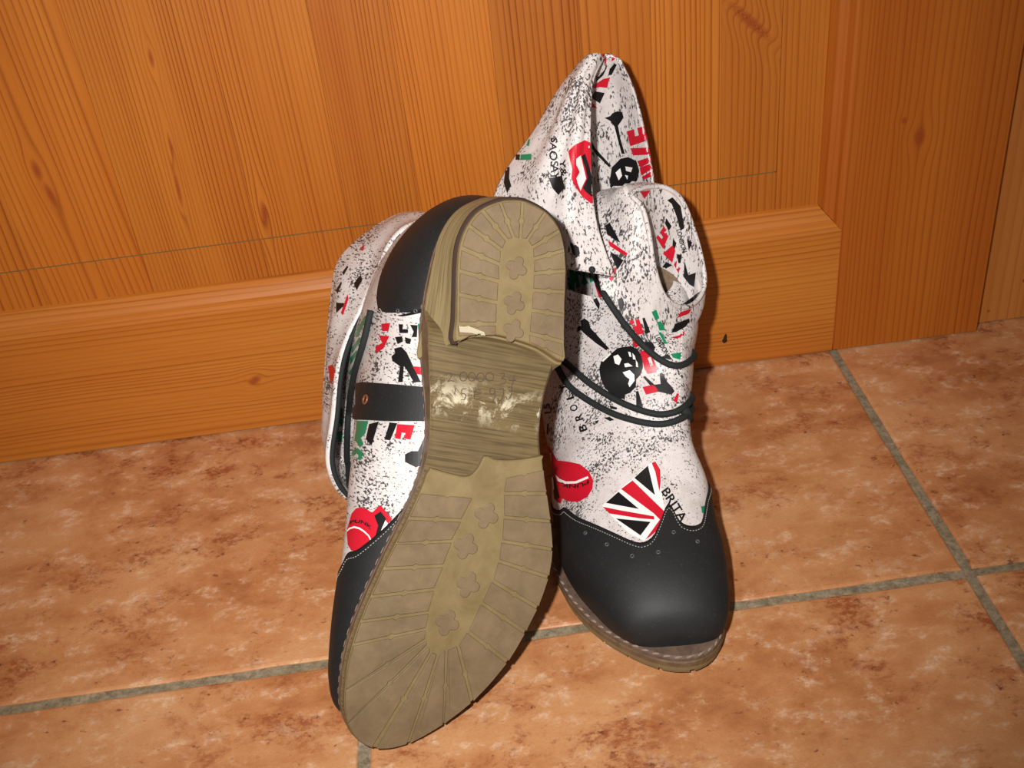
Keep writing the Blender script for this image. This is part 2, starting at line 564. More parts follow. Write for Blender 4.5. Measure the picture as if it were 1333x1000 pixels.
HEEL_L = [[[-22.0, 62.7], [-3.5, 59.4]], [[-24.0, 49.1], [-5.3, 49.3]], [[-25.9, 38.1], [-6.6, 39.2]], [[-26.7, 27.6], [-7.9, 31.3]], [[-25.4, 16.9], [-8.2, 24.4]], [[-20.8, 8.8], [-6.6, 19.3]],
          [[-12.9, 3.6], [-3.4, 17.5]], [[-2.4, 1.0], [0.1, 17.2]], [[9.6, 3.8], [3.7, 17.2]], [[18.7, 10.0], [7.1, 20.2]], [[22.8, 18.7], [9.1, 25.3]], [[26.1, 27.8], [10.6, 32.1]], [[28.4, 38.0], [11.9, 40.1]],
          [[30.2, 49.0], [13.2, 49.6]], [[32.0, 61.8], [14.4, 60.7]]]
BRACKET = [(36.5, 118.5), (23.6, 122.5), (11.8, 124.3), (6.5, 123.2), (4.3, 124.0), (2.6, 129.5), (-1.5, 134.3), (-9.9, 134.3), (-22.8, 132.5)]
CLOVER_F = [(11.4, 152.1), (3.9, 168.4), (9.1, 187.3), (2.4, 207.4)]
CLOVER_H = [(1.2, 31.4), (3.6, 48.0), (6.0, 61.0)]
ZW = 1.1           # depth of the tread grooves


def spring(y):
    return np.where(y > 200, ((y - 200) / 73.0) ** 2 * 5.5, 0.0)


def plate_bottom(y):
    return np.interp(y, [-5, 60, 68, 74, 82, 95, 115, 130, 400], [22, 22, 9.5, 7.6, 6.6, 6.0, 5.2, 4.4, 3.6]) + spring(y)


def plate_top(y):
    return np.interp(y, [-5, 50, 75, 95, 115, 135, 160, 400], [28, 27.5, 24.5, 19, 14, 11, 9.5, 9.5]) + spring(y)


def inset(P, d):
    """move a closed outline inwards by d (outline runs clockwise or not: sign found from its area)"""
    P = np.asarray(P, float)
    t = np.roll(P, -1, 0) - np.roll(P, 1, 0)
    t /= np.linalg.norm(t, axis=1, keepdims=True)
    nrm = np.stack([-t[:, 1], t[:, 0]], 1)
    area = np.sum(P[:, 0] * np.roll(P[:, 1], -1) - np.roll(P[:, 0], -1) * P[:, 1])
    return P + nrm * d * (1 if area > 0 else -1)


def band(rings):
    """closed rings (k, n, 3) capped at both ends"""
    k, n = len(rings), len(rings[0])
    V = np.vstack(rings)
    f = grid_faces(k, n, True)
    f.append(tuple(range(n - 1, -1, -1)))
    f.append(tuple((k - 1) * n + j for j in range(n)))
    return V, f


def prism(poly, z_low, z_high, bev=0.0):
    """prism over a polygon; z_low / z_high functions of y (z_low is the face towards the ground)"""
    P = np.asarray(poly, float)
    def lift(Q, fn):
        return np.c_[Q, fn(Q[:, 1])]
    rings = []
    if bev > 0:
        Q = inset(P, bev)
        rings.append(lift(Q, z_low))
        rings.append(np.c_[P, z_low(P[:, 1]) + bev])
    else:
        rings.append(lift(P, z_low))
    rings.append(lift(P, z_high))
    return band(rings)


class Boot:
    def __init__(s, name, label, group, Mx, O, scale):
        s.M = np.asarray(Mx, float)       # columns: boot axes in the world
        s.O = np.asarray(O, float)
        s.k = scale / 1000.0
        s.root = empty(name, tuple(s.O))
        mw = Matrix([[*s.M[0], s.O[0]], [*s.M[1], s.O[1]], [*s.M[2], s.O[2]], [0, 0, 0, 1]])
        s.root.matrix_world = mw
        s.root['label'] = label
        s.root['category'] = 'boot'
        s.root['group'] = group
        s.sets = {}                       # surfaces (V world, faces) that carry prints, by kind
        s.bvh = {}

    def w(s, P):
        return np.asarray(P, float) * s.k @ s.M.T + s.O

    def part(s, name, V, f, mat, parent=None, smooth=False, kind=None, label=None, world=False, target=False):
        Wd = np.asarray(V, float) if world else s.w(V)
        o = mesh_obj(name, Wd, f, mat, parent or s.root, smooth, kind, label)
        if target:
            key = 'fabric' if target is True else target
            s.sets.setdefault(key, []).append((Wd, f))
            s.bvh.pop(key, None)
        return o

    def hit(s, px, py, key='fabric'):
        if key not in s.bvh:
            V, Fc, n = [], [], 0
            for v, f in s.sets[key]:
                V.append(v)
                Fc += [tuple(i + n for i in q) for q in f]
                n += len(v)
            s.bvh[key] = BVHTree.FromPolygons([tuple(p) for p in np.vstack(V)], Fc)
        d = ray(px, py)
        loc, nrm, idx, dist = s.bvh[key].ray_cast(Vector(CAM), Vector(d))
        if loc is None:
            return None, None
        nrm = np.array(nrm)
        if nrm @ d > 0:
            nrm = -nrm
        return np.array(loc), nrm


# ---- materials of the boots
def fabric_mat(name, amount=1.0, tint_=(214, 207, 206)):
    n = NT(name, 0.42, 0.45)
    co, x, y, z = n.xyz()
    st = n.new('ShaderNodeVectorMath', operation='MULTIPLY')
    n.put(st.inputs[0], co)
    st.inputs[1].default_value = (1.0, 1.0, 0.34)
    q = st.outputs[0]
    fine = n.noise(q, 900.0, 3.0, 0.62, 0.3)
    mid = n.noise(q, 430.0, 3.0, 0.6, 0.4)
    zone = n.noise(co, 38.0, 4.0, 0.62, 0.4)
    th = n.m('ADD', n.m('MULTIPLY', zone, 0.62), 0.02)
    a = n.m('SUBTRACT', n.m('ADD', th, n.m('MULTIPLY', fine, 1.0)), 0.885)
    b = n.m('SUBTRACT', n.m('ADD', n.m('MULTIPLY', zone, 0.5), mid), 0.955)
    sp = n.m('MAXIMUM', n.val(a, [(0.0, 0.0), (0.05, 1.0)]), n.val(b, [(0.0, 0.0), (0.05, 1.0)]))
    soft = n.val(n.noise(q, 90.0, 5.0, 0.72, 0.4), [(0.44, 0.0), (0.74, 0.62)])
    base = n.mix(soft, srgb(*tint_), srgb(176, 164, 160))
    n.color(n.mix(n.m('MULTIPLY', sp, 0.92 * amount), base, srgb(26, 25, 28)))
    n.bump(n.m('ADD', n.m('MULTIPLY', mid, 0.8), fine), 0.16, 0.0005)
    return n.mat


def leather_mat():
    n = NT('black_nubuck', 0.56, 0.35)
    co, x, y, z = n.xyz()
    c = n.mix(n.noise(co, 55.0, 5.0, 0.7), srgb(19, 20, 21), srgb(35, 36, 38))
    c = n.mix(n.val(n.noise(co, 600.0, 3.0, 0.7), [(0.62, 0.0), (0.8, 0.35)]), c, srgb(88, 88, 92))
    n.color(c)
    n.bump(n.noise(co, 900.0, 3.0), 0.12, 0.0004)
    return n.mat


def rubber(name, a, b, dirt, sc=60.0):
    n = NT(name, 0.48, 0.4)
    co, x, y, z = n.xyz()
    c = n.mix(n.val(n.noise(co, sc, 5.0, 0.7, 0.4), [(0.35, 0.0), (0.65, 1.0)]), a, b)
    c = n.mix(n.val(n.noise(co, 28.0, 6.0, 0.75, 0.8), [(0.56, 0.0), (0.72, 0.55)]), c, dirt)
    n.color(c)
    n.rough(n.val(n.noise(co, 90.0, 3.0), [(0.3, 0.38), (0.7, 0.6)]))
    n.bump(n.noise(co, 500.0, 4.0, 0.7), 0.12, 0.0004)
    return n.mat


def stacked_mat():
    """pressed-leather look of the heel and waist: fine layers across the height / width"""
    n = NT('stacked_heel', 0.52, 0.4)
    co, x, y, z = n.xyz()
    l = n.noise(n.vec(n.m('MULTIPLY', x, 20.0), n.m('MULTIPLY', y, 30.0), n.m('MULTIPLY', z, 1500.0)), 1.0, 3.0, 0.6)
    c = n.ramp(l, [(0.30, srgb(92, 76, 52)), (0.45, srgb(128, 112, 80)), (0.60, srgb(142, 126, 92)), (0.75, srgb(118, 100, 70))])
    n.color(c)
    n.bump(l, 0.3, 0.0004)
    return n.mat


def waist_mat():
    n = NT('waist_rubber', 0.5, 0.4)
    co, x, y, z = n.xyz()
    l = n.noise(n.vec(n.m('MULTIPLY', x, 26.0), n.m('MULTIPLY', y, 900.0), 0.0), 1.0, 3.0, 0.65)
    c = n.mix(n.val(l, [(0.38, 1.0), (0.55, 0.0)]), srgb(108, 91, 60), srgb(82, 67, 42))
    dark = n.val(n.noise(co, 22.0, 4.0, 0.6), [(0.45, 0.0), (0.7, 0.6)])
    c = n.mix(dark, c, srgb(72, 58, 36))
    ch = n.m('MULTIPLY', n.val(n.noise(co, 75.0, 7.0, 0.8, 0.5), [(0.50, 0.0), (0.58, 1.0)]),
             n.m('SUBTRACT', 1.0, n.m('MINIMUM', 1.0, n.m('ABSOLUTE', n.m('DIVIDE', n.m('SUBTRACT', y, 0.098), 0.012)))))
    c = n.mix(n.m('MULTIPLY', ch, 0.85), c, srgb(206, 196, 170))
    n.color(c)
    n.bump(l, 0.2, 0.0004)
    return n.mat


FAB = fabric_mat('printed_white_leatherette')
LINING = rubber('felt_lining', srgb(140, 120, 100), srgb(112, 92, 74), srgb(160, 142, 122), 500.0)
LEATHER = leather_mat()
LUG = rubber('tread_rubber', srgb(124, 106, 80), srgb(108, 91, 69), srgb(134, 117, 88))
BASE = rubber('tread_groove_rubber', srgb(131, 114, 79), srgb(115, 98, 66), srgb(136, 119, 84))
PLATE = rubber('sole_edge_rubber', srgb(120, 100, 76), srgb(94, 76, 56), srgb(132, 112, 86), 120.0)
DARKEDGE = plain('dark_sole_edge', srgb(56, 42, 36), 0.7, 0.2)
STACK = stacked_mat()
WAIST = waist_mat()
WELT = rubber('welt_leather', srgb(112, 92, 78), srgb(86, 68, 58), srgb(150, 130, 112), 140.0)
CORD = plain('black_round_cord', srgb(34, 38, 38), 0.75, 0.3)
STITCH = plain('pale_thread', srgb(176, 172, 164), 0.8, 0.2)
INK = {'black': plain('black_print', srgb(20, 19, 21), 0.4, 0.45), 'red': plain('red_print', srgb(196, 22, 44), 0.36, 0.5),
       'green': plain('green_print', srgb(20, 128, 88), 0.38, 0.5), 'white': plain('white_print', srgb(236, 232, 230), 0.4, 0.5),
       'pen': plain('pen_ink', srgb(84, 68, 62), 0.6, 0.3), 'scuff': plain('pale_scuff', srgb(176, 166, 142), 0.7, 0.3)}


def build_sole(b, welt_mat=WELT):
    o = resample(OUT, 180, True)
    k = len(o)
    side = []
    zb, zt = plate_bottom(o[:, 1]), plate_top(o[:, 1])
    oi = inset(o, 1.2)
    rings = [np.c_[oi, zb], np.c_[o, zb + 1.2], np.c_[o, zt - 1.0], np.c_[inset(o, 0.8), zt]]
    # underside as a strip so that the waist curves
    V = np.vstack(rings)
    f = grid_faces(4, k, True)
    def cap(ring, zfn, base):
        order = list(range(k))
        half = k // 2
        ff = []
        for i in range(half):
            a_, b_ = i, i + 1
            c_, d_ = (k - 1 - i) % k, (k - i) % k
            if len({a_, b_, c_, d_}) >= 3:
                q = []
                for t in (a_, b_, c_, d_):
                    if t not in q:
                        q.append(t)
                ff.append(tuple(base + t for t in q))
        return ff
    f += [tuple(reversed(q)) for q in cap(oi, None, 0)] + cap(o, None, 3 * k)
    sole = b.part('sole', V, f, WAIST, smooth=False, label='taupe rubber sole with a lug tread', target='sole')
    bandr = [np.c_[inset(o, 0.3), zb + 0.9], np.c_[inset(o, -0.25), zb + 1.5], np.c_[inset(o, -0.25), zt - 1.2], np.c_[inset(o, 0.3), zt - 0.4]]
    b.part('sole_edge', np.vstack(bandr), grid_faces(4, k, True), PLATE, sole, label='brown edge of the sole')
    # raised forefoot tread
    m = (o[:, 1] > 112)
    idx = np.where(m)[0]
    oo = inset(o, 0.7)
    fr = [p for p in oo[idx] if not ((p[0] > 0 and p[1] < 119.5) or (p[0] < 0 and p[1] < 133.0))]
    poly = np.array(list(fr) + [p for p in resample(BRACKET, 40)[::-1] if True])
    # order: outline runs heel -> lateral -> toe -> medial, then back along the bracket
    poly = np.array(list(fr) + list(resample(BRACKET, 40)[::-1][1:-1]))
    V, f = prism(poly, lambda y: ZW + spring(y), lambda y: 4.5 + spring(y), 0.5)
    V = np.array(V)
    fore = b.part('forefoot_tread', *fan_prism(poly, ZW, 4.6, 0.6), BASE, sole, label='raised forefoot tread of the sole')
    for (i, seq, cl) in ((0, FORE_L, CLOVER_F), (1, HEEL_L, CLOVER_H)):
        eg = inset(resample(OUT if i == 0 else HEEL, 700, True), 0.95 if i == 0 else 0.7)
        for q in range(len(seq) - 1):
            (oa, ia), (ob, ib) = seq[q], seq[q + 1]
            lug_part(b, sole, oa, ia, ob, ib, edge=eg)
        if i == 0:
            lug_part(b, sole, [-24.0, 144.5], [2.0, 143.5], *FORE_L[0], edge=eg)
            lug_part(b, sole, FORE_L[-1][0], FORE_L[-1][1], [38.0, 124.5], [17.5, 131.5], edge=eg)
        else:
            lug_part(b, sole, [-20.3, 69.0], [-2.6, 65.5], *HEEL_L[0])
            lug_part(b, sole, HEEL_L[-1][0], HEEL_L[-1][1], [33.8, 70.0], [15.2, 65.8])
        for (cx, cy) in cl:
            th = np.linspace(0, 2 * math.pi, 48, endpoint=False)
            R = 6.0 if i == 0 else 5.2
            rr = R * (0.56 + 0.50 * np.abs(np.cos(2 * (th - 0.2))) ** 0.8)
            P = np.c_[cx + rr * np.cos(th), cy + rr * 1.05 * np.sin(th)]
            V, f = prism(P, lambda y: 0.35 + spring(y), lambda y: ZW + 0.3 + spring(y), 0.35)
            b.part('clover_stud', V, f, LUG, sole)
    # heel block
    h = resample(HEEL, 120, True)
    top = h.copy()
    top[:, 0] = np.where(top[:, 0] < 1.5, (top[:, 0] - 1.5) * np.interp(top[:, 1], [0, 20, 35, 55, 71], [1.1, 1.15, 1.21, 1.38, 1.52]), (top[:, 0] - 1.5) * np.interp(top[:, 1], [0, 40, 70], [1.1, 1.1, 1.0])) + 1.5
    top[:, 1] = np.where(top[:, 1] > 50, top[:, 1] + 13.0 * (top[:, 1] - 50) / 20, top[:, 1] - 1.5)
    rings = []
    for z_, t in ((0.0 + ZW, 0.0), (0.6 + ZW, 0.01), (5.0, 0.10), (5.1, 0.16), (11, 0.40), (17, 0.72), (22.2, 1.0)):
        r = h * (1 - t) + top * t
        if z_ < ZW + 0.1:
            r = inset(r, 0.5)
        if abs(z_ - 5.1) < 0.01:
            r = inset(r, -0.4)
        rings.append(np.c_[r, np.full(len(r), z_)])
    heel = b.part('heel', *band(rings[3:]), STACK, label='stacked layered heel block')
    b.part('heel_tread', *band(rings[:4]), BASE, heel, label='rubber top lift of the heel')
    # dark line round the lower edge of the heel
    hr = inset(h * 0.9 + top * 0.1, -0.25)
    i0 = int(np.argmin(np.linalg.norm(hr - np.array([-20.5, 70.5]), axis=1)))
    hr = np.roll(hr, -i0, 0)
    i1 = int(np.argmin(np.linalg.norm(hr - np.array([34.9, 71.0]), axis=1)))
    hr = hr[:i1 + 1]
    b.part('heel_rim', *tube(np.c_[hr, np.full(len(hr), 4.6)], 1.25, 8), DARKEDGE, heel)
    # welt on top of the plate, with its run of stitches
    ring = lambda d, dz: np.c_[inset(o, d), plate_top(inset(o, d)[:, 1]) + dz]
    wv, wf = band([ring(0.6, -0.6), ring(-0.3, 0.3), ring(-0.2, 2.0), ring(1.4, 3.0), ring(5.5, 3.2)])
    welt = b.part('welt', wv, wf, welt_mat, smooth=False, label='brown stitched welt')
    SV, SF, c = [], [], 0
    P = resample(np.c_[inset(o, 0.35), plate_top(inset(o, 0.35)[:, 1]) + 2.75], 210, True)
    for i in range(0, 210, 2):
        if P[i, 1] < 60:
            continue
        a_, e_ = P[i], P[(i + 1) % 210]
        e_ = e_ + (e_ - a_) * 0.25
        out_ = np.array([a_[0], a_[1] - 150, 0]); out_ /= np.linalg.norm(out_)
        v, f = tube([a_ + out_ * 0.5, (a_ + e_) / 2 + [0, 0, 0.35], e_ - out_ * 0.7], [0.35, 0.6, 0.35], 5)
        SV += [np.array(v)]; SF += [tuple(t + c for t in q) for q in f]; c += len(v)
    b.part('welt_stitching', np.vstack(SV), SF, plain('welt_thread', srgb(150, 130, 116), 0.8), welt, kind='stuff')
    return sole


def fan_prism(poly, zl, zh, bev):
    """tread plate: polygon triangulated with inner points so that it can follow the toe spring"""
    P = np.asarray(poly, float)
    n = len(P)
    Q = inset(P, bev)
    xs, ys = np.meshgrid(np.arange(-45, 55, 6.0), np.arange(112, 275, 6.0))
    cand = np.c_[xs.ravel(), ys.ravel()]
    pts = [Vector(p) for p in Q] + [Vector(p) for p in cand if inside(p, inset(P, bev + 2.5))]
    vv, ee, ff, *_ = delaunay_2d_cdt(pts, [(i, (i + 1) % n) for i in range(n)], [], 1, 1e-6)
    A = np.array([tuple(v) for v in vv])
    lo = np.c_[A, zl + spring(A[:, 1])]
    base = len(lo)
    r1 = np.c_[P, zl + bev + spring(P[:, 1])]
    r2 = np.c_[P, zh + spring(P[:, 1])]
    V = np.vstack([lo, r1, r2])
    f = [tuple(q) for q in ff]
    for i in range(n):
        j = (i + 1) % n
        f.append((i, j, base + j, base + i))
        f.append((base + i, base + j, base + n + j, base + n + i))
    return V, f


def inside(p, poly):
    x, y = p
    c = False
    n = len(poly)
    for i in range(n):
        x1, y1 = poly[i]
        x2, y2 = poly[(i + 1) % n]
        if (y1 > y) != (y2 > y) and x < (x2 - x1) * (y - y1) / (y2 - y1) + x1:
            c = not c
    return c


def lug_part(b, parent, oa, ia, ob, ib, groove=0.85, edge=None):
    oa, ia, ob, ib = (np.array(p, float) for p in (oa, ia, ob, ib))
    def off(p, q, toward, g):
        d = q - p
        nn = np.array([-d[1], d[0]]) / max(np.linalg.norm(d), 1e-6)
        if nn @ (toward - p) < 0:
            nn = -nn
        return p + nn * g, q + nn * g, nn
    ca, cb = (ob + ib) / 2, (oa + ia) / 2
    A0, A1, na = off(oa, ia, ca, groove)
    B0, B1, nb = off(ob, ib, cb, groove)
    wi = np.linalg.norm(A1 - B1)
    if (B1 - A1) @ (ib - ia) <= 0.3:          # rays meet: pull the inner end outwards
        A1 = A1 + (A0 - A1) * 0.12
        B1 = B1 + (B0 - B1) * 0.12
        mid = (A1 + B1) / 2
        d = (ib - ia) / max(np.linalg.norm(ib - ia), 1e-6)
        A1, B1 = mid - d * 0.35, mid + d * 0.35
    def notch(p, q, nn):
        d = (q - p) / np.linalg.norm(q - p)
        L = np.linalg.norm(q - p)
        c = p + (q - p) * 0.52
        w = min(1.6, L * 0.1)
        return [p, c - d * w, c + nn * 0.8, c + d * w, q]
    outer = []
    if edge is not None:                       # the outer end of the lug follows the edge of the sole
        def snap(p):
            return edge[np.argmin(np.linalg.norm(edge - p, axis=1))]
        A0, B0 = snap(A0), snap(B0)
        outer = [snap(B0 + (A0 - B0) * t) for t in (0.2, 0.4, 0.6, 0.8)]
    poly = notch(A0, A1, na) + notch(B0, B1, nb)[::-1] + outer
    P = np.array(poly)
    V, f = prism(P, lambda y: 0.0 + spring(y), lambda y: ZW + 0.3 + spring(y), 0.3)
    b.part('tread_lug', V, f, LUG, parent, target='sole')


# ---- the upper: rings that swing from the toe round the ankle into the shaft
def upper_grid(rows, nu=170, nv=132):
    """rows: Ax, Ay, Az, Bx, By, Bz, wl, wr, n_top, n_bottom"""
    R = crom(np.array(rows, float), nu)
    th = np.linspace(0, 2 * math.pi, nv, endpoint=False)      # 0 top/front ridge, pi bottom/back; sin > 0 is +x
    c, s_ = np.cos(th), np.sin(th)
    Gd = np.zeros((nu, nv, 3))
    for i in range(nu):
        A, B = R[i, 0:3], R[i, 3:6]
        nt, nb = R[i, 8], R[i, 9]
        n = np.where(c > 0, nt, nb)
        fa = np.sign(c) * np.abs(c) ** (2 / n)
        fl_ = np.sign(s_) * np.abs(s_) ** (2 / n)
        w = np.where(s_ > 0, R[i, 7], R[i, 6])
        mid = (A + B) / 2
        Gd[i] = mid + np.outer(fa, (A - B) / 2)
        Gd[i, :, 0] += fl_ * w
    return Gd


def soft_folds(Gd, Nd, start, amp, seed):
    """shallow random folds in the shaft, none near the sole"""
    nU, nV = Gd.shape[:2]
    u = np.linspace(0, 1, nU)[:, None]
    t = np.linspace(0, 2 * math.pi, nV, endpoint=False)[None, :]
    r_ = np.random.default_rng(seed)
    d = np.zeros((nU, nV))
    for k in (3, 4, 6, 7, 9):
        a, p1, p2, fu = r_.uniform(0.5, 1.0), r_.uniform(0, 6.3), r_.uniform(0, 6.3), r_.uniform(6, 16)
        d += a * np.sin(k * t + p1 + 2.2 * np.sin(fu * u + p2)) / k * 2.2
    fade = np.clip((u - start) / 0.15, 0, 1)
    return Gd + Nd * (d * amp * fade)[:, :, None]


def region(Gd, Nd, s0, s1, off, t=1.2, nu=40, th_idx=None):
    """an overlay cut from the upper between parameter rows s0(th) and s1(th) (arrays over th)"""
    nU, nV = Gd.shape[:2]
    th_idx = np.arange(nV) if th_idx is None else th_idx
    out = np.zeros((nu, len(th_idx), 3))
    for k, j in enumerate(th_idx):
        jj = int(math.floor(j)) % nV
        fr = j - math.floor(j)
        u = s0[k] + (s1[k] - s0[k]) * np.linspace(0, 1, nu)
        u = np.clip(u, 0, nU - 1)
        i0 = np.minimum(np.floor(u).astype(int), nU - 2)
        fu = (u - i0)[:, None]
        P = 0; N = 0
        for (q, wq) in ((jj, 1 - fr), ((jj + 1) % nV, fr)):
            P = P + wq * (Gd[i0, q] * (1 - fu) + Gd[i0 + 1, q] * fu)
            N = N + wq * (Nd[i0, q] * (1 - fu) + Nd[i0 + 1, q] * fu)
        out[:, k] = P + N * off
    return out


def stitches(b, P, name, parent, mat=STITCH, step=1.7, dash=1.05, r=0.28):
    """run of small stitches along a path (boot mm)"""
    L = np.linalg.norm(np.diff(P, axis=0), axis=1).sum()
    n = max(3, int(L / step))
    Q = resample(P, n * 2)
    SV, SF, c = [], [], 0
    for i in range(0, 2 * n - 1, 2):
        v, f = tube([Q[i], (Q[i] + Q[i + 1]) / 2, Q[i + 1]], [r * 0.6, r, r * 0.6], 5)
        SV.append(np.array(v)); SF += [tuple(t + c for t in q) for q in f]; c += len(v)
    return b.part(name, np.vstack(SV), SF, mat, parent, kind='stuff')


def inner_grid(step, x0, x1, y0, y1):
    xs, ys = np.meshgrid(np.arange(x0, x1, step), np.arange(y0, y1, step))
    return np.c_[xs.ravel(), ys.ravel()]


def densify(poly, step):
    P = np.asarray(poly, float)
    out = []
    for i in range(len(P)):
        a, c = P[i], P[(i + 1) % len(P)]
        m = max(1, int(np.ceil(np.linalg.norm(c - a) / step)))
        for t in range(m):
            out.append(a + (c - a) * t / m)
    return np.array(out)


def largest(tri):
    """the largest connected patch of a triangle list"""
    par = {}
    def find(a):
        while par[a] != a:
            par[a] = par[par[a]]
            a = par[a]
        return a
    for q in tri:
        for i in q:
            par.setdefault(i, i)
        for i in q[1:]:
            par[find(i)] = find(q[0])
    grp = {}
    for q in tri:
        grp.setdefault(find(q[0]), []).append(q)
    return max(grp.values(), key=len) if grp else []


def decal(b, polys, mat, name='print', parent=None, off=0.00035, thick=0.0, step=3.0, label=None, jump=0.012, smooth=False, key='fabric', target=False):
    """flat print (or a thin overlay when thick > 0) laid on the fabric; polys are outlines found on the photograph.
    Every point takes its place on the surface of the boot."""
    V, Fc = [], []
    for poly in polys:
        P = densify(poly, step)
        n = len(P)
        mn, mx = P.min(0), P.max(0)
        g = inner_grid(step, mn[0] + step * .5, mx[0], mn[1] + step * .5, mx[1])
        pts = [Vector(p) for p in P] + [Vector(p) for p in g if inside(p, P)]
        vv, ee, ff, *_ = delaunay_2d_cdt(pts, [(i, (i + 1) % n) for i in range(n)], [], 1, 1e-4)
        H = [b.hit(v[0], v[1], key) for v in vv]
        base = len(V)
        for (l, nr) in H:
            V.append((l + nr * off) if l is not None else np.zeros(3))
        def ok(q):
            if any(H[i][0] is None for i in q):
                return False
            L = [H[i][0] for i in q]
            return max(np.linalg.norm(L[i] - L[i - 1]) for i in range(len(L))) < jump
        tri = [tuple(q) for q in ff if ok(q)]
        tri = largest(tri)
        Fc += [tuple(base + i for i in q) for q in tri]
        if thick > 0:
            b2 = len(V)
            for (l, nr) in H:
                V.append((l + nr * (off - thick)) if l is not None else np.zeros(3))
            Fc += [tuple(b2 + i for i in reversed(q)) for q in tri]
            cnt = {}
            for q in tri:
                for i in range(len(q)):
                    e = (q[i], q[(i + 1) % len(q)])
                    cnt[e] = 1
            for (i, j) in cnt:
                if (j, i) not in cnt:
                    Fc.append((base + j, base + i, b2 + i, b2 + j))
    if not Fc:
        print('EMPTY DECAL', name)
        return None
    used = sorted({i for q in Fc for i in q})
    mp = {u: i for i, u in enumerate(used)}
    return b.part(name, [V[u] for u in used], [tuple(mp[i] for i in q) for q in Fc], mat, parent, smooth=smooth, label=label, world=True, target=target)


def surf_path(b, pts, n, off, key='fabric', ease=3):
    """points of a path found on the photograph, laid on the boot"""
    Q = resample(np.array(pts, float), n)
    out = []
    for q in Q:
        l, nr = b.hit(q[0], q[1], key)
        if l is not None:
            out.append(l + nr * off)
    P = np.array(out)
    if len(P) > 8:                      # ease the path
        for _ in range(ease):
            P[1:-1] = (P[:-2] + 2 * P[1:-1] + P[2:]) / 4
    return P


def patch(ctrl, nu, nv):
    """smooth surface through a grid of control points (k, m, 3)"""
    Cg = np.array(ctrl, float)
    k, m, _ = Cg.shape
    A = crom(Cg.reshape(k, -1), nu).reshape(nu, m, 3)
    B = crom(A.transpose(1, 0, 2).reshape(m, -1), nv).reshape(nv, nu, 3)
    return B.transpose(1, 0, 2)


def toe_cap(b, Gd, Nd, sb, off=1.1):
    """sb: control (theta in turns, row) of the wing line"""
    nU, nV = Gd.shape[:2]
    t = np.arange(nV) / nV
    sb = sorted(sb)
    tt = np.array([p[0] for p in sb]); ss = np.array([p[1] for p in sb])
    # smooth periodic interpolation
    ext_t = np.r_[tt[-3:] - 1, tt, tt[:3] + 1]; ext_s = np.r_[ss[-3:], ss, ss[:3]]
    dense = crom(np.c_[ext_t, ext_s], 900)
    s1 = np.interp(t, dense[:, 0], dense[:, 1])
    P = region(Gd, Nd, np.zeros(nV), s1, off, nu=46)
    N = normals_grid(P, True)
    V = np.vstack([P.reshape(-1, 3), (P[-1] - Nd[np.clip(s1.astype(int), 0, nU - 1), np.arange(nV)] * (off + 0.4))])
    f = grid_faces(46, nV, True, True)
    for j in range(nV):
        a_, c_ = 45 * nV + j, 45 * nV + (j + 1) % nV
        f.append((a_, 46 * nV + j, 46 * nV + (j + 1) % nV, c_))
    cap = b.part('toe_cap', V, f, LEATHER, smooth=True, label='black nubuck toe cap with a wing-shaped edge', target='cap')
    sel = [j for j in list(range(nV // 2 + 12, nV)) + list(range(0, nV // 2 - 12))]
    for d_, nm in ((1.9, 'stitching'),):
        Q = region(Gd, Nd, np.zeros(nV), s1 - d_ * 0.75, off + 0.12, nu=2)[-1]
        stitches(b, Q[sel], nm, cap, r=0.24)
    return cap, s1


def counter(b, Gw, ctr, prof, off=1.2, nphi=70, nz=24):
    """heel counter wrapped round the back: prof = [(angle deg from straight back, z low, z high)]"""
    pr = np.array(prof, float)
    ph = np.linspace(pr[0, 0], pr[-1, 0], nphi)
    lo = np.interp(ph, pr[:, 0], pr[:, 1]); hi = np.interp(ph, pr[:, 0], pr[:, 2])
    P = np.zeros((nz, nphi, 3))
    bvh = BVHTree.FromPolygons([tuple(p) for p in Gw.reshape(-1, 3)], grid_faces(Gw.shape[0], Gw.shape[1], True))
    for j in range(nphi):
        a = math.radians(ph[j])
        d = np.array([math.sin(a), -math.cos(a), 0])
        for i in range(nz):
            z_ = lo[j] + (hi[j] - lo[j]) * i / (nz - 1)
            o_ = np.array([ctr[0], ctr[1], z_]) + d * 140
            l, nr, *_ = bvh.ray_cast(Vector(o_), Vector(-d))
            P[i, j] = (np.array(l) if l is not None else o_ - d * 105) + d * off
    V, f = thick_sheet(P, 1.6)
    # thickness towards the axis
    V = np.array(V)
    n = nz * nphi
    ax = np.c_[np.full(n, ctr[0]), np.full(n, ctr[1]), P.reshape(-1, 3)[:, 2]]
    dd = P.reshape(-1, 3) - ax
    dd /= np.linalg.norm(dd, axis=1, keepdims=True)
    V[n:] = P.reshape(-1, 3) - dd * 1.7
    o = b.part('heel_counter', V, f, LEATHER, smooth=True, label='black nubuck heel counter', target='cap')
    top = [P[-1 - 1, j] + (P[-1, j] - ax.reshape(nz, nphi, 3)[-1, j]) * 0.002 for j in range(nphi)]
    return o, P


GROUP = 'pair of printed ankle boots'
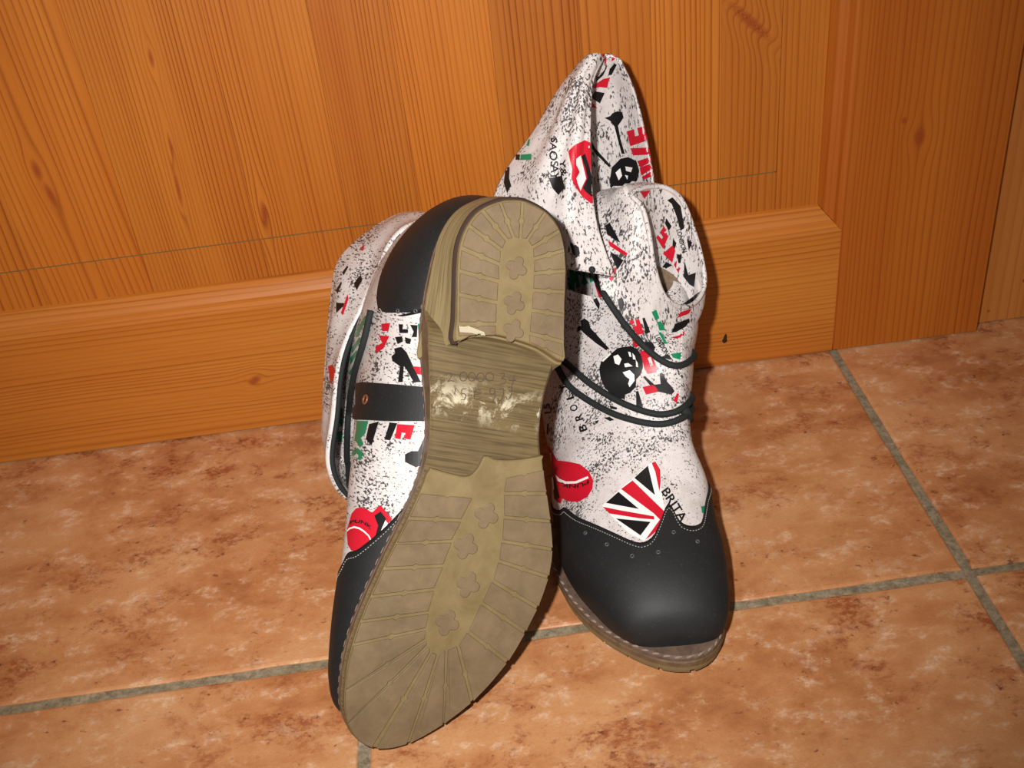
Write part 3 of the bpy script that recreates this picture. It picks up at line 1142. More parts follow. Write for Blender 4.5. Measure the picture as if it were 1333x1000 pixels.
# ================================================================== boot tipped up on its toe, sole to the camera
MT = np.array([[0.89987, -0.32486, -0.29103], [0.11548, -0.46599, 0.87722], [-0.42059, -0.823, -0.38182]])
bt = Boot('ankle_boot', 'white printed ankle boot tipped on its toe with its taupe lug sole facing out', GROUP, MT, tuple(CAM + (np.array((0.03362, -0.16263, 0.22578)) - CAM) * 0.990), 0.990)
build_sole(bt)
rows_t = [
    # Ax   Ay   Az    Bx   By   Bz   wl   wr  nt  nb
    (-14, 266, 17, -14, 266, 15, 3, 3, 2, 2),
    (-13, 264.5, 25, -13, 265.5, 13, 15, 14, 2, 2.2),
    (-11, 258.5, 35, -12, 262, 11.5, 27, 24, 2.1, 2.5),
    (-9, 248, 43, -8.5, 252, 9.5, 34, 31, 2.1, 2.8),
    (-6, 234, 49.5, -5, 238, 8, 39, 36, 2.1, 2.9),
    (-3, 216, 55, 0, 220, 7.5, 44, 40.5, 2.1, 2.7),
    (0, 196, 62, 5, 198, 7, 48, 42, 2.1, 2.4),
    (2, 177, 71, 8.5, 174, 7, 51, 40.5, 2.1, 2.1),
    (3, 163, 82, 8.5, 150, 8, 52, 35.5, 2.1, 2.0),
    (3, 152, 94, 5, 122, 11, 50, 31, 2.1, 2.0),
    (2, 146, 106, 3, 92, 18, 48, 31, 2.1, 2.1),
    (1, 143, 117, 1, 58, 25, 46, 33, 2.1, 2.3),
    (0, 142, 127, 1, 24, 27, 46, 35, 2.1, 2.3),
    (-2, 142, 135, 1, 3, 36, 46, 36, 2.1, 2.2),
    (-4, 143, 142, 1, -2, 56, 44, 37, 2.1, 2.2),
    (-6, 145, 148, 0, 0, 78, 40, 39, 2.1, 2.2),
    (-8, 148, 153, -3, 4, 99, 36, 42, 2.1, 2.2),
    (-8, 151, 157, -4, 8, 120, 34, 42, 2.1, 2.2),
    (-6, 153, 160, -4, 11, 138, 33, 42, 2.1, 2.2)]
Gt = upper_grid(rows_t)
Nt_ = normals_grid(Gt, True)
Gt = soft_folds(Gt, Nt_, 0.42, 0.55, 3)
Nt_ = normals_grid(Gt, True)
V, f = thick_sheet(Gt, 1.6, True)
bt.part('upper', V, f, FAB, smooth=True, label='white printed upper', target=True)
cap_t, _ = toe_cap(bt, Gt, Nt_, [(0.0, 53), (0.05, 45), (0.10, 47), (0.16, 53), (0.3, 66), (0.4, 78), (0.5, 84), (0.58, 78), (0.644, 68), (0.689, 63), (0.727, 61), (0.757, 57), (0.82, 53), (0.9, 47), (0.94, 45)])
ctr_t, Pct = counter(bt, Gt, (1, 45), [(-118, 27, 42), (-117, 27, 54), (-115, 27, 63), (-109, 27, 70), (-95, 27, 75), (-68, 27, 80), (-30, 27, 84), (0, 27, 86), (30, 27, 84), (68, 27, 80), (95, 27, 75), (109, 27, 70), (115, 27, 63), (117, 27, 54), (118, 27, 42)])

# folded-down cuff: closed rings from the fold outwards and back towards the sole
RIM = [(-24, 18, 116), (-33, 29, 116), (-38, 48, 116), (-43, 68, 115), (-48, 86, 114), (-50, 104, 113), (-48, 130, 112), (-46, 157, 110), (-33, 174, 110), (-8, 180, 112), (22, 172, 114), (44, 150, 116), (51, 110, 116), (48, 70, 116), (38, 36, 116), (16, 16, 116), (-6, 13, 116)]
FOLD = [(-16, 10, 158), (-27, 16, 157), (-41, 30, 156), (-52, 47, 154), (-52.5, 70, 152), (-48, 104, 150), (-45, 130, 148), (-40, 154, 148), (-26, 166, 148), (-6, 170, 150), (18, 164, 154), (38, 145, 156), (44, 108, 158), (42, 68, 158), (32, 34, 158), (14, 14, 158), (-4, 9, 158)]
SHAFT = [(-12, 16, 140), (-18, 24, 140), (-27, 38, 141), (-35, 54, 142), (-37, 74, 143), (-38, 104, 145), (-37, 128, 147), (-34, 148, 149), (-22, 158, 150), (-6, 161, 152), (14, 156, 151), (32, 138, 149), (38, 106, 147), (36, 70, 145), (28, 38, 143), (12, 18, 141), (-3, 14, 140)]
rg = [resample([(x * 0.82 if x > 0 else x + (2.5 if z > 130 and y < 100 else 1.0), y, z) for x, y, z in r], 140, True) for r in (SHAFT, FOLD, RIM)]
# align the start of every ring
top1 = rg[0] * 0.35 + rg[1] * 0.65; top1[:, 2] = rg[1][:, 2] + 7
top2 = rg[1].copy(); top2[:, 2] += 5
b1 = rg[1] * 0.6 + rg[2] * 0.4
d1 = (b1 - b1.mean(0)) * [1, 1, 0]; d1 /= np.linalg.norm(d1, axis=1, keepdims=True)
b1 = b1 + d1 * 2.0
c0 = rg[0].mean(0)
deep = c0 + (rg[0] - c0) * 0.80 + np.array([0, 0, -14.0])       # the cuff starts inside the shaft
Gc = crom(np.array([deep, rg[0], top1, top2, rg[1], b1, rg[1] * 0.25 + rg[2] * 0.75, rg[2]]).reshape(8, -1), 50).reshape(50, 140, 3)
V, f = thick_sheet(Gc, 1.8, True)
cuff = bt.part('cuff', V, f, FAB, smooth=True, label='folded-down printed cuff', target=True)
bt.part('cuff_edge', *tube(Gc[-1], 2.1, 8, True), FAB, cuff, smooth=True)

# ================================================================== boot standing on the floor, toe to the camera
PSI = math.radians(-4.5)
MS = np.array([[-math.cos(PSI), math.sin(PSI), 0], [-math.sin(PSI), -math.cos(PSI), 0], [0, 0, 1]])
bs = Boot('ankle_boot', 'white printed ankle boot standing upright with black toe cap and cord round the ankle', GROUP, MS, (0.0885, -0.004, 0.0), 0.96)
build_sole(bs)
rows_s = [
    (-14, 266, 17, -14, 266, 15, 3, 3, 2, 2),
    (-13, 264.5, 25, -13, 265.5, 13, 15, 14, 2, 2.2),
    (-12, 258.5, 35, -12, 262, 11.5, 26, 24, 2.1, 2.5),
    (-12, 248, 43, -8.5, 252, 9.5, 32.5, 31, 2.1, 2.8),
    (-12, 234, 49.5, -5, 238, 8, 36, 37, 2.1, 3),
    (-13, 216, 55, 0, 220, 7.5, 38.5, 43, 2.1, 3),
    (-15, 196, 61, 5, 198, 7, 38, 46, 2.0, 3),
    (-20, 178, 70, 8.5, 174, 7, 35, 45, 2.0, 3),
    (-24, 162, 81, 8.5, 150, 8, 26, 49, 2.0, 2.8),
    (-27, 149, 93, 4, 122, 11, 23, 52, 2.0, 2.6),
    (-29, 139, 101, 1, 92, 18, 24, 58, 2.0, 2.4),
    (-30, 133, 108, -1, 58, 25, 26, 62, 2.0, 2.4),
    (-31, 127, 113, -2, 24, 27, 27, 63, 2.0, 2.3),
    (-32, 121, 116, -3, 6, 36, 29, 64, 2.0, 2.2),
    (-32, 115, 118, -4, 0, 56, 31, 63, 2.0, 2.2),
    (-31, 108, 119, -4, 0, 78, 31, 62, 2.0, 2.2),
    (-29, 101, 120, -3, 4, 99, 30, 60, 2.0, 2.2),
    (-27, 95, 121, 0, 10, 116, 31, 57, 2.0, 2.2),
    (-25, 90, 122, 2, 18, 130, 30, 54, 2.0, 2.2),
    (-22, 86, 123, 4, 26, 140, 28, 51, 2.0, 2.2)]
Gs = upper_grid(rows_s)
Ns_ = normals_grid(Gs, True)
Gs = soft_folds(Gs, Ns_, 0.36, 0.65, 5)
Ns_ = normals_grid(Gs, True)
V, f = thick_sheet(Gs, 1.6, True)
bs.part('upper', V, f, FAB, smooth=True, label='white printed upper', target=True)
cap_s, _ = toe_cap(bs, Gs, Ns_, [(0.015, 43), (0.038, 41), (0.061, 42), (0.098, 46), (0.159, 53), (0.295, 68), (0.4, 78), (0.5, 84), (0.6, 82), (0.7, 74), (0.78, 66), (0.848, 58), (0.879, 52), (0.902, 47), (0.932, 45), (0.962, 46), (0.985, 51)])
ctr_s, Pcs = counter(bs, Gs, (0, 45), [(-118, 27, 42), (-117, 27, 54), (-115, 27, 63), (-109, 27, 70), (-95, 27, 75), (-68, 27, 80), (-30, 27, 84), (0, 27, 86), (30, 27, 84), (68, 27, 80), (95, 27, 75), (109, 27, 70), (115, 27, 63), (117, 27, 54), (118, 27, 42)])

# ---- tall back of the shaft, drawn up to a peak
def pxgrid(rows):
    return [[at(*p) for p in r] for r in rows]


hood_ctrl = pxgrid([
    [(757, 83, -.050), (775, 72, -.048), (795, 70, -.048), (809, 77, -.050)],
    [(727, 122, -.050), (765, 118, -.041), (800, 116, -.040), (827, 118, -.051)],
    [(696, 176, -.054), (750, 180, -.036), (803, 178, -.036), (842, 178, -.054)],
    [(662, 225, -.058), (740, 240, -.033), (805, 240, -.035), (853, 238, -.060)],
    [(645, 290, -.060), (735, 310, -.032), (805, 320, -.035), (863, 300, -.066)],
    [(645, 360, -.060), (735, 390, -.034), (805, 400, -.036), (870, 370, -.070)]])
Gh = patch(hood_ctrl, 70, 60)
V, f = thick_sheet(Gh, -0.0016)
hood = bs.part('shaft_back', V, f, FAB, smooth=True, label='tall back of the shaft drawn up to a peak', world=True, target=True)
flap_ctrl = pxgrid([
    [(757, 83, -.050), (767, 74, -.055), (777, 70, -.055), (785, 73, -.052)],
    [(728, 120, -.052), (744, 117, -.064), (760, 113, -.068), (770, 108, -.064)],
    [(697, 172, -.056), (724, 172, -.074), (750, 172, -.082), (767, 170, -.080)],
    [(660, 224, -.059), (704, 226, -.084), (742, 229, -.094), (768, 231, -.092)],
    [(643, 265, -.066), (694, 275, -.090), (742, 282, -.103), (775, 286, -.103)],
    [(645, 305, -.068), (690, 316, -.094), (745, 326, -.108), (788, 327, -.109)],
    [(650, 330, -.070), (690, 340, -.096), (742, 348, -.110), (801, 358, -.112)]])
Gf = patch(flap_ctrl, 90, 60)
# soft upright folds
uu = np.linspace(0, 1, 60)[None, :]; ww = np.linspace(0, 1, 90)[:, None]
Nf = normals_grid(Gf, False)
Gf = Gf + Nf * (0.0012 * np.sin(uu * 19 + ww * 2.5) * np.sin(np.pi * uu) * np.sin(np.pi * np.minimum(1, ww * 1.1)))[:, :, None]
V, f = thick_sheet(Gf, -0.0016)
flap = bs.part('shaft_flap', V, f, FAB, smooth=True, label='shaft flap folded forward with a plain hem', world=True, target=True)
bs.part('hem', *tube(Gf[-1], 0.0012, 8), FAB, flap, smooth=True, world=True)

# ---- spout-like opening at the front of the shaft
rim_px = [(822, 254, -.093), (836, 270, -.100), (845, 305, -.106), (851, 345, -.111), (864, 384, -.114), (886, 400, -.111), (906, 393, -.102), (917, 371, -.093), (914, 340, -.086), (902, 296, -.080), (887, 260, -.077), (868, 245, -.077), (850, 243, -.080), (834, 246, -.087)]
skirt_px = [(772, 258, -.070), (772, 305, -.088), (778, 360, -.104), (797, 410, -.116), (830, 447, -.123), (868, 462, -.122), (893, 458, -.112), (905, 440, -.099), (906, 405, -.087), (900, 350, -.075), (885, 300, -.066), (860, 262, -.060), (830, 248, -.058), (795, 245, -.062)]
rim = resample([at(*p) for p in rim_px], 120, True)
sk = resample([at(*p) for p in skirt_px], 120, True)
cen = rim.mean(0)
m1 = rim * 0.72 + sk * 0.28
m2 = rim * 0.36 + sk * 0.64
out_n = (rim - cen); out_n /= np.linalg.norm(out_n, axis=1, keepdims=True)
m1 = m1 + out_n * 0.003
far = (rim[:, 1] - rim[:, 1].min()) / (rim[:, 1].max() - rim[:, 1].min())
in1 = cen + (rim - cen) * 0.93 + np.c_[np.zeros(120), np.full(120, 0.001), -0.006 - 0.010 * far]
in2 = cen + (rim - cen) * 0.86 + np.c_[np.full(120, -0.002), np.full(120, 0.002), -0.012 - 0.036 * far]
in3 = cen + (rim - cen) * 0.70 + np.c_[np.full(120, -0.004), np.full(120, 0.002), -0.034 - 0.030 * far]
Gk = crom(np.array([sk, m2, m1, rim]).reshape(4, -1), 36).reshape(36, 120, 3)
V, f = thick_sheet(Gk, -0.0012, True)
col_o = bs.part('collar', V, f, FAB, smooth=True, label='narrow rolled collar opening at the front', world=True, target=True)
Gi = crom(np.array([rim, in1, in2]).reshape(3, -1), 20).reshape(20, 120, 3)
bs.part('collar_facing', Gi.reshape(-1, 3), grid_faces(20, 120, True), FAB, col_o, smooth=True, label='printed inner facing of the collar', world=True, target=True)
Gj = crom(np.array([in2, in3]).reshape(2, -1), 8).reshape(8, 120, 3)
V = np.vstack([Gj.reshape(-1, 3), in3.mean(0)[None]])
f = grid_faces(8, 120, True) + [(7 * 120 + j, 7 * 120 + (j + 1) % 120, 8 * 120) for j in range(120)]
bs.part('felt_lining', V, f, LINING, col_o, smooth=True, label='grey brown felt lining', world=True)
bs.part('collar_edge', *tube(rim, 0.0014, 8, True), FAB, col_o, smooth=True, world=True)


# ---- cords
def cord(b, name, pts, n, r=0.0019, parent=None, lift=0.0014, label=None, mat=CORD, tail=(), head=()):
    P = surf_path(b, pts, n, lift)
    for t in head:
        P = np.vstack([P[0] + np.array(t), P])
    for t in tail:                       # run on round the far side of the boot
        P = np.vstack([P, P[-1] + np.array(t)])
    if len(tail):
        P = resample(P, len(P) + 12)
    return b.part(name, *tube(P, r, 10), mat, parent, smooth=True, world=True, label=label)


cord(bs, 'cord', [(770, 350), (785, 380), (815, 425), (845, 458), (868, 474), (882, 477), (893, 472), (902, 463), (908, 452), (912, 442)], 64, label='single black cord strand across the shaft', tail=((-.001, .004, .001), (-.004, .008, .001)))
cord(bs, 'cord', [(735, 470), (770, 500), (810, 525), (850, 539), (870, 539), (882, 535), (892, 527), (900, 517)], 64, label='upper strand of the black ankle cord', head=((-.003, .004, .003), (-.003, .009, .004), (-.001, .011, .004)), tail=((-.001, .004, .001), (-.004, .008, .001)))
cord(bs, 'cord', [(724, 472), (745, 505), (790, 535), (830, 549), (860, 553), (880, 548), (892, 540), (900, 530)], 64, label='lower strand of the black ankle cord', head=((-.003, .004, .003), (-.003, .009, .004), (-.001, .011, .004)), tail=((-.001, .004, .001), (-.004, .008, .001)))
kn = bs.hit(880, 543)[0] + np.array([0.0055, 0.004, 0.0])
bs.part('cord_knot', *tube([kn + d for d in np.array([(-.003, 0, .003), (0, -.001, .001), (.002, 0, -.002), (.004, .003, -.007), (.0045, .005, -.010)])], [0.0016, 0.0032, 0.0030, 0.0018, 0.0022], 8), CORD, smooth=True, world=True, label='knot and frayed tail of the black cord')
cord(bt, 'cord', [(486, 405), (477, 445), (464, 490), (456, 540), (452, 600), (453, 636)], 70, label='black cord round the shaft')
# dark cord on the lower cuff edge; its upper run imitates shade inside the rim
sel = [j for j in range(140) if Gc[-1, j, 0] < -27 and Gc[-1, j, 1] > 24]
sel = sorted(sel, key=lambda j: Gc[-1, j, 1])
bt.part('cuff_piping_shade', *tube(Gc[-1, sel] + np.array([1.5, 0, -1.8]), 1.5, 8), CORD, cuff, smooth=True, label='black piping on the lower cuff edge, run on upward as an added shade line')

# ------------------------------------------------------------------ prints, stitches and small parts
def cr(ox, oy, sc, pts):
    return [(ox + x / sc, oy + y / sc) for x, y in pts]


def prints(b, name, ox, oy, sc, items, label=None, group_parent=None):
    """one printed motif: a first shape as the part, the others (laid slightly higher) as its sub-parts"""
    root = None
    for i, (col_, polys) in enumerate(items):
        for p in polys:
            o = decal(b, [cr(ox, oy, sc, p)], INK[col_], name if root is None else col_ + '_shape', root, off=0.0003 + 0.00022 * i, label=label if root is None else None)
            if root is None:
                root = o
    return root


_txt = {}


def glyphs(s):
    if s not in _txt:
        cu = bpy.data.curves.new('glyphs', 'FONT')
        cu.body = s
        cu.size = 1.0
        cu.offset = 0.018
        cu.resolution_u = 3
        o = bpy.data.objects.new('glyphs', cu)
        COL.objects.link(o)
        dg = bpy.context.evaluated_depsgraph_get()
        me = o.evaluated_get(dg).to_mesh()
        V = np.array([v.co[:2] for v in me.vertices]); Fc = [tuple(p.vertices) for p in me.polygons]
        o.evaluated_get(dg).to_mesh_clear()
        bpy.data.objects.remove(o); bpy.data.curves.remove(cu)
        V = V - V.min(0)
        _txt[s] = (V / (V.max(0)[1]), Fc)
    return _txt[s]


def lettering(b, name, text, origin, right, up, mat, parent=None, off=0.0006, key='fabric', bend=None):
    """text laid on the surface: origin, baseline direction for the whole word and letter height, as picture points"""
    V, Fc = glyphs(text)
    wd = V[:, 0].max()
    right, up, origin = np.array(right, float), np.array(up, float), np.array(origin, float)
    out, good = [], []
    for (x, y) in V:
        t = x / wd
        p = origin + right * t + up * y
        if bend is not None:
            p = p + np.array(bend, float) * 4 * t * (1 - t)
        l, nr = b.hit(p[0], p[1], key)
        good.append(l is not None)
        out.append(l + nr * off if l is not None else np.zeros(3))
    fc = [q for q in Fc if all(good[i] for i in q)]
    fc = [q for q in fc if max(np.linalg.norm(out[q[i]] - out[q[i - 1]]) for i in range(len(q))) < 0.02]
    if not fc:
        print('EMPTY TEXT', text)
        return None
    used = sorted({i for q in fc for i in q})
    mp = {u: i for i, u in enumerate(used)}
    return b.part(name, [out[u] for u in used], [tuple(mp[i] for i in q) for q in fc], mat, parent, world=True, kind='stuff' if len(text) > 1 else None)


# ---- standing boot -------------------------------------------------
A4 = (640, 560, 4.166)
prints(bs, 'flag_print', *A4, [
    ('white', [[(600, 412), (700, 320), (768, 262), (850, 188), (890, 168), (918, 215), (920, 330), (942, 450), (930, 515), (860, 585), (828, 602), (745, 560), (668, 485)]]),
    ('red', [[(868, 180), (888, 172), (914, 215), (917, 280), (910, 335), (900, 290), (888, 230)],
             [(703, 322), (765, 275), (938, 445), (938, 480), (905, 540), (860, 580), (834, 597), (912, 488), (880, 455)],
             [(605, 418), (690, 436), (880, 470), (882, 488), (800, 481), (640, 455)]]),
    ('black', [[(775, 262), (848, 195), (886, 356)], [(622, 398), (690, 338), (800, 432)], [(675, 483), (862, 502), (808, 575)]])],
    label='red white and black flag print on the vamp')
tg = prints(bs, 'tongue_print', *A4, [
    ('red', [[(308, 80), (330, 120), (360, 165), (420, 172), (480, 185), (530, 225), (552, 275), (548, 320), (520, 365), (470, 390), (420, 388), (385, 372), (378, 400), (360, 390), (340, 370), (336, 300), (328, 200), (312, 140)]]),
    ('black', [[(332, 235), (345, 270), (362, 325), (374, 365), (348, 378), (338, 320)]]),
    ('white', [[(318, 150), (327, 175), (340, 260), (346, 320), (338, 330), (330, 260), (322, 200)],
               [(350, 240), (375, 266), (410, 280), (460, 279), (525, 252), (530, 263), (465, 291), (405, 293), (365, 278)]])],
    label='red tongue print with lettering')
lettering(bs, 'lettering', 'PUNK', (767.4, 625.0), (-35.5, 2.5), (0.3, 5.2), INK['black'], tg, off=0.0009, bend=(0, 4.6))
A5 = (700, 400, 5.0)
prints(bs, 'skull_print', *A5, [
    ('black', [[(402, 410), (412, 358), (440, 330), (495, 290), (520, 268), (560, 260), (610, 255), (650, 275), (680, 320), (686, 390), (670, 440), (642, 470), (640, 520), (600, 560), (570, 570), (568, 600), (520, 592), (490, 575), (440, 530), (412, 470)],
               [(255, 160), (262, 130), (285, 120), (280, 90), (305, 72), (335, 95), (345, 135), (465, 268), (448, 282), (380, 235), (300, 168), (285, 150)],
               [(640, 550), (655, 545), (687, 652), (642, 642)],
               [(685, 455), (700, 450), (760, 505), (800, 500), (793, 432), (810, 425), (845, 490), (870, 515), (890, 548), (870, 570), (780, 550), (740, 520)]]),
    ('white', [[(495, 322), (525, 310), (548, 340), (532, 378), (505, 368)], [(555, 425), (600, 410), (630, 440), (632, 480), (600, 522), (590, 500), (600, 470), (575, 452)],
               [(565, 370), (590, 365), (620, 385), (570, 392)], [(590, 292), (606, 296), (612, 325), (600, 325)], [(618, 300), (634, 320), (640, 345), (622, 340)], [(640, 345), (652, 365), (655, 392), (642, 388)],
               [(420, 350), (475, 300), (480, 308), (428, 358)]])],
    label='black skull and crossbones print on the ankle')
prints(bs, 'letter_print', *A5, [
    ('red', [[(592, 85), (622, 82), (630, 105), (618, 108), (622, 125), (642, 120), (634, 80), (660, 78), (690, 170), (648, 180)], [(612, 208), (640, 200), (676, 255), (630, 262)],
             [(665, 290), (712, 276), (742, 322), (715, 332), (735, 388), (752, 376), (736, 325), (745, 322), (780, 400), (770, 425), (715, 435), (695, 400)], [(682, 520), (755, 505), (790, 550), (705, 570)], [(880, 610), (905, 560), (918, 565), (905, 625)]]),
    ('black', [[(680, 70), (695, 65), (730, 160), (700, 175)], [(690, 225), (740, 225), (765, 265), (750, 320), (725, 300)], [(808, 322), (850, 310), (880, 345), (820, 335)], [(515, 10), (540, 20), (585, 235), (568, 230)], [(470, 640), (520, 655), (515, 668), (475, 662)]])],
    label='red and black block letters beside the skull')
lettering(bs, 'lettering', 'LONDON', cr(*A5, [(752, 190)])[0], np.array((75, 130)) / 5, np.array((32, -16)) / 5, INK['black'])
prints(bs, 'green_print', *A5, [('green', [[(740, 30), (770, 15), (790, 70), (765, 85)], [(775, 95), (800, 90), (832, 150), (790, 150)], [(785, 165), (800, 160), (845, 240), (825, 240)], [(865, 305), (935, 295), (925, 342), (880, 330)]])],
       label='green letter fragments under the collar')
prints(bs, 'stripe_print', *A5, [('red', [[(905, 70), (925, 32), (1000, 8), (980, 42)], [(862, 200), (920, 185), (955, 152), (950, 185), (905, 207)]]), ('black', [[(865, 170), (890, 107), (980, 72), (985, 92), (960, 130), (900, 165)]])],
       label='red and black stripes below the collar')
for ch, x, y in (('"', 312, 862), ('B', 328, 800), ('R', 302, 730), ('O', 270, 668), ('L', 243, 592), ('T', 208, 532)):
    lettering(bs, 'lettering', ch, cr(*A5, [(x, y)])[0], np.array((-14, -40)) / 5 * (0.4 if ch == '"' else 1.0), np.array((-48, 16)) / 5 * (0.35 if ch == '"' else 1.0), INK['black'])
lettering(bs, 'lettering', '15', cr(*A5, [(90, 690)])[0], np.array((-8, -65)) / 5, np.array((-40, 4)) / 5, INK['black'])
prints(bs, 'letter_print', *A5, [('black', [[(62, 760), (75, 755), (72, 830), (60, 826)], [(370, 745), (400, 735), (395, 748), (380, 755)], [(430, 720), (470, 715), (500, 735), (470, 742)]])])
A6 = (640, 50, 4.764)
A7 = (540, 40, 3.124)
prints(bs, 'lips_print', *A7, [
    ('red', [[(625, 490), (650, 465), (690, 445), (712, 455), (720, 500), (728, 560), (742, 640), (748, 680), (735, 700), (715, 703), (680, 675), (655, 640), (635, 600), (640, 565), (632, 530)]]),
    ('white', [[(655, 522), (672, 507), (680, 540), (690, 580), (695, 602), (680, 632), (672, 652), (660, 622), (655, 600), (668, 575), (655, 545)]]),
    ('black', [[(674, 512), (690, 500), (703, 540), (713, 580), (723, 640), (738, 665), (715, 674), (690, 652), (682, 640), (700, 600), (692, 560)]])],
    label='red open lips print on the flap')
prints(bs, 'green_print', *A7, [('green', [[(432, 505), (475, 501), (475, 525), (430, 527)], [(462, 445), (470, 440), (466, 470), (455, 468)]]), ('black', [[(414, 505), (430, 505), (428, 527), (412, 526)], [(372, 560), (388, 555), (386, 600), (394, 630), (378, 662), (364, 620)]]), ('red', [[(386, 498), (410, 485), (405, 515), (385, 525)], [(350, 580), (362, 565), (362, 590), (348, 595)]])],
       label='green red and black fragments on the flap')
for t_, ox, oy, rx, ry, ux, uy in (('SA', 556, 436, -6, 52, 26, 3), ('OS', 546, 492, 8, 62, 32, -3), ('AY', 552, 545, 4, 62, 34, 0), ('Y&', 590, 525, 6, 70, 24, -2)):
    lettering(bs, 'lettering', t_, cr(*A7, [(ox, oy)])[0], np.array((rx, ry)) / 3.124, np.array((ux, uy)) / 3.124, INK['black'])
prints(bs, 'smear_print', *A7, [('black', [[(545, 600), (600, 590), (610, 640), (585, 668), (560, 640)], [(632, 868), (640, 875), (655, 870), (668, 885), (660, 905), (648, 915), (640, 900)]])])
prints(bs, 'stripe_print', *A6, [
    ('red', [[(650, 80), (672, 78), (700, 100), (712, 135), (708, 160), (696, 130), (678, 105)], [(755, 92), (785, 107), (768, 125), (742, 142)], [(690, 250), (733, 240), (715, 305), (665, 300), (622, 312), (622, 296)], [(614, 385), (655, 432), (618, 425)]]),
    ('black', [[(612, 255), (660, 235), (700, 190), (711, 150), (712, 180), (690, 225), (650, 262), (618, 285)], [(765, 150), (778, 162), (745, 222), (722, 225), (732, 185)], [(640, 325), (700, 335), (670, 400), (616, 365)]])],
       label='red and black flag stripes at the peak')
prints(bs, 'skull_print', *A6, [
    ('black', [[(735, 870), (745, 800), (775, 770), (800, 745), (850, 735), (900, 760), (918, 820), (905, 880), (870, 915), (888, 960), (850, 1010), (800, 1040), (760, 1040), (735, 930)],
               [(700, 492), (735, 480), (750, 462), (780, 450), (812, 456), (820, 490), (800, 520), (785, 540), (800, 620), (828, 715), (808, 715), (782, 620), (762, 545), (735, 510)],
               [(622, 640), (642, 680), (742, 790), (728, 797), (645, 715), (622, 680)]]),
    ('white', [[(770, 830), (800, 803), (812, 850), (790, 878)], [(832, 792), (878, 800), (868, 828), (838, 820)], [(830, 905), (850, 950), (840, 985), (815, 940)], [(830, 845), (850, 850), (845, 875)]])],
    label='black skull and crossbones print on the shaft')
prints(bs, 'letter_print', *A6, [('red', [[(840, 575), (885, 562), (892, 606), (915, 600), (905, 555), (942, 545), (968, 632), (862, 668), (850, 620)], [(862, 680), (973, 676), (982, 720), (880, 725)], [(905, 760), (984, 736), (996, 762), (925, 800)], [(920, 802), (998, 772), (1006, 802), (930, 850)], [(932, 860), (1006, 815), (1008, 850), (945, 875)], [(918, 950), (985, 940), (945, 995)]])],
       label='red block letters on the right of the shaft')
A8 = (720, 230, 5.0)
prints(bs, 'letter_print', *A8, [
    ('red', [[(668, 395), (680, 378), (705, 405), (715, 392), (692, 362), (720, 322), (735, 345), (722, 362), (750, 385), (715, 470)], [(712, 500), (780, 442), (795, 480), (775, 560), (745, 530)], [(785, 572), (806, 542), (800, 600), (830, 590), (815, 626)]]),
    ('black', [[(735, 270), (770, 320), (750, 352), (725, 300)], [(740, 152), (775, 132), (830, 190), (855, 330), (830, 350), (800, 250), (770, 175)], [(780, 400), (802, 430), (790, 470), (775, 440)], [(855, 540), (882, 640), (932, 622), (922, 718), (890, 700), (852, 652)], [(702, 592), (735, 552), (775, 575), (742, 590), (716, 612)], [(872, 405), (908, 425), (885, 480)], [(805, 500), (835, 510), (830, 560), (815, 560)]])],
       label='red and black letters inside the collar')
lettering(bs, 'lettering', 'LONDON', cr(*A8, [(800, 345)])[0], np.array((40, 150)) / 5, np.array((32, -10)) / 5, INK['black'])
prints(bs, 'stripe_print', *A8, [('black', [[(958, 500), (983, 500), (992, 570), (984, 640), (970, 600)], [(840, 832), (960, 745), (985, 705), (978, 745), (900, 832), (850, 850)]])])
prints(bs, 'stripe_print', *A8, [('black', [[(342, 320), (370, 297), (440, 430), (400, 410), (352, 375)], [(372, 485), (460, 545), (420, 605), (382, 520)]]), ('red', [[(360, 418), (380, 425), (490, 500), (475, 516), (370, 452)], [(385, 610), (410, 590), (412, 630), (380, 685), (365, 665)]])],
       label='red and black flag stripes beside the collar')
prints(bs, 'smear_print', *A8, [('black', [[(110, 420), (135, 450), (165, 455), (175, 500), (150, 530), (135, 500), (115, 460)], [(260, 800), (285, 790), (305, 830), (300, 870), (280, 840)], [(420, 800), (450, 785), (465, 830), (445, 880), (425, 840)]]), ('red', [[(270, 700), (290, 690), (316, 780), (302, 795)]])])
gs = prints(bs, 'green_print', *A8, [('green', [[(104, 570), (118, 566), (150, 660), (122, 742), (108, 735)], [(140, 580), (170, 590), (160, 640), (175, 715), (150, 728)], [(185, 595), (215, 612), (205, 650), (230, 690), (196, 708)], [(230, 615), (270, 630), (262, 680), (240, 688)]])], label='dark green lettering under the flap')
lettering(bs, 'lettering', 'BRITA', (860.5, 641.0), (25.0, 41.0), (9.5, -7.0), INK['black'])
prints(bs, 'green_print', *A4, [('green', [[(1134, 415), (1156, 412), (1153, 448), (1140, 452)]])])

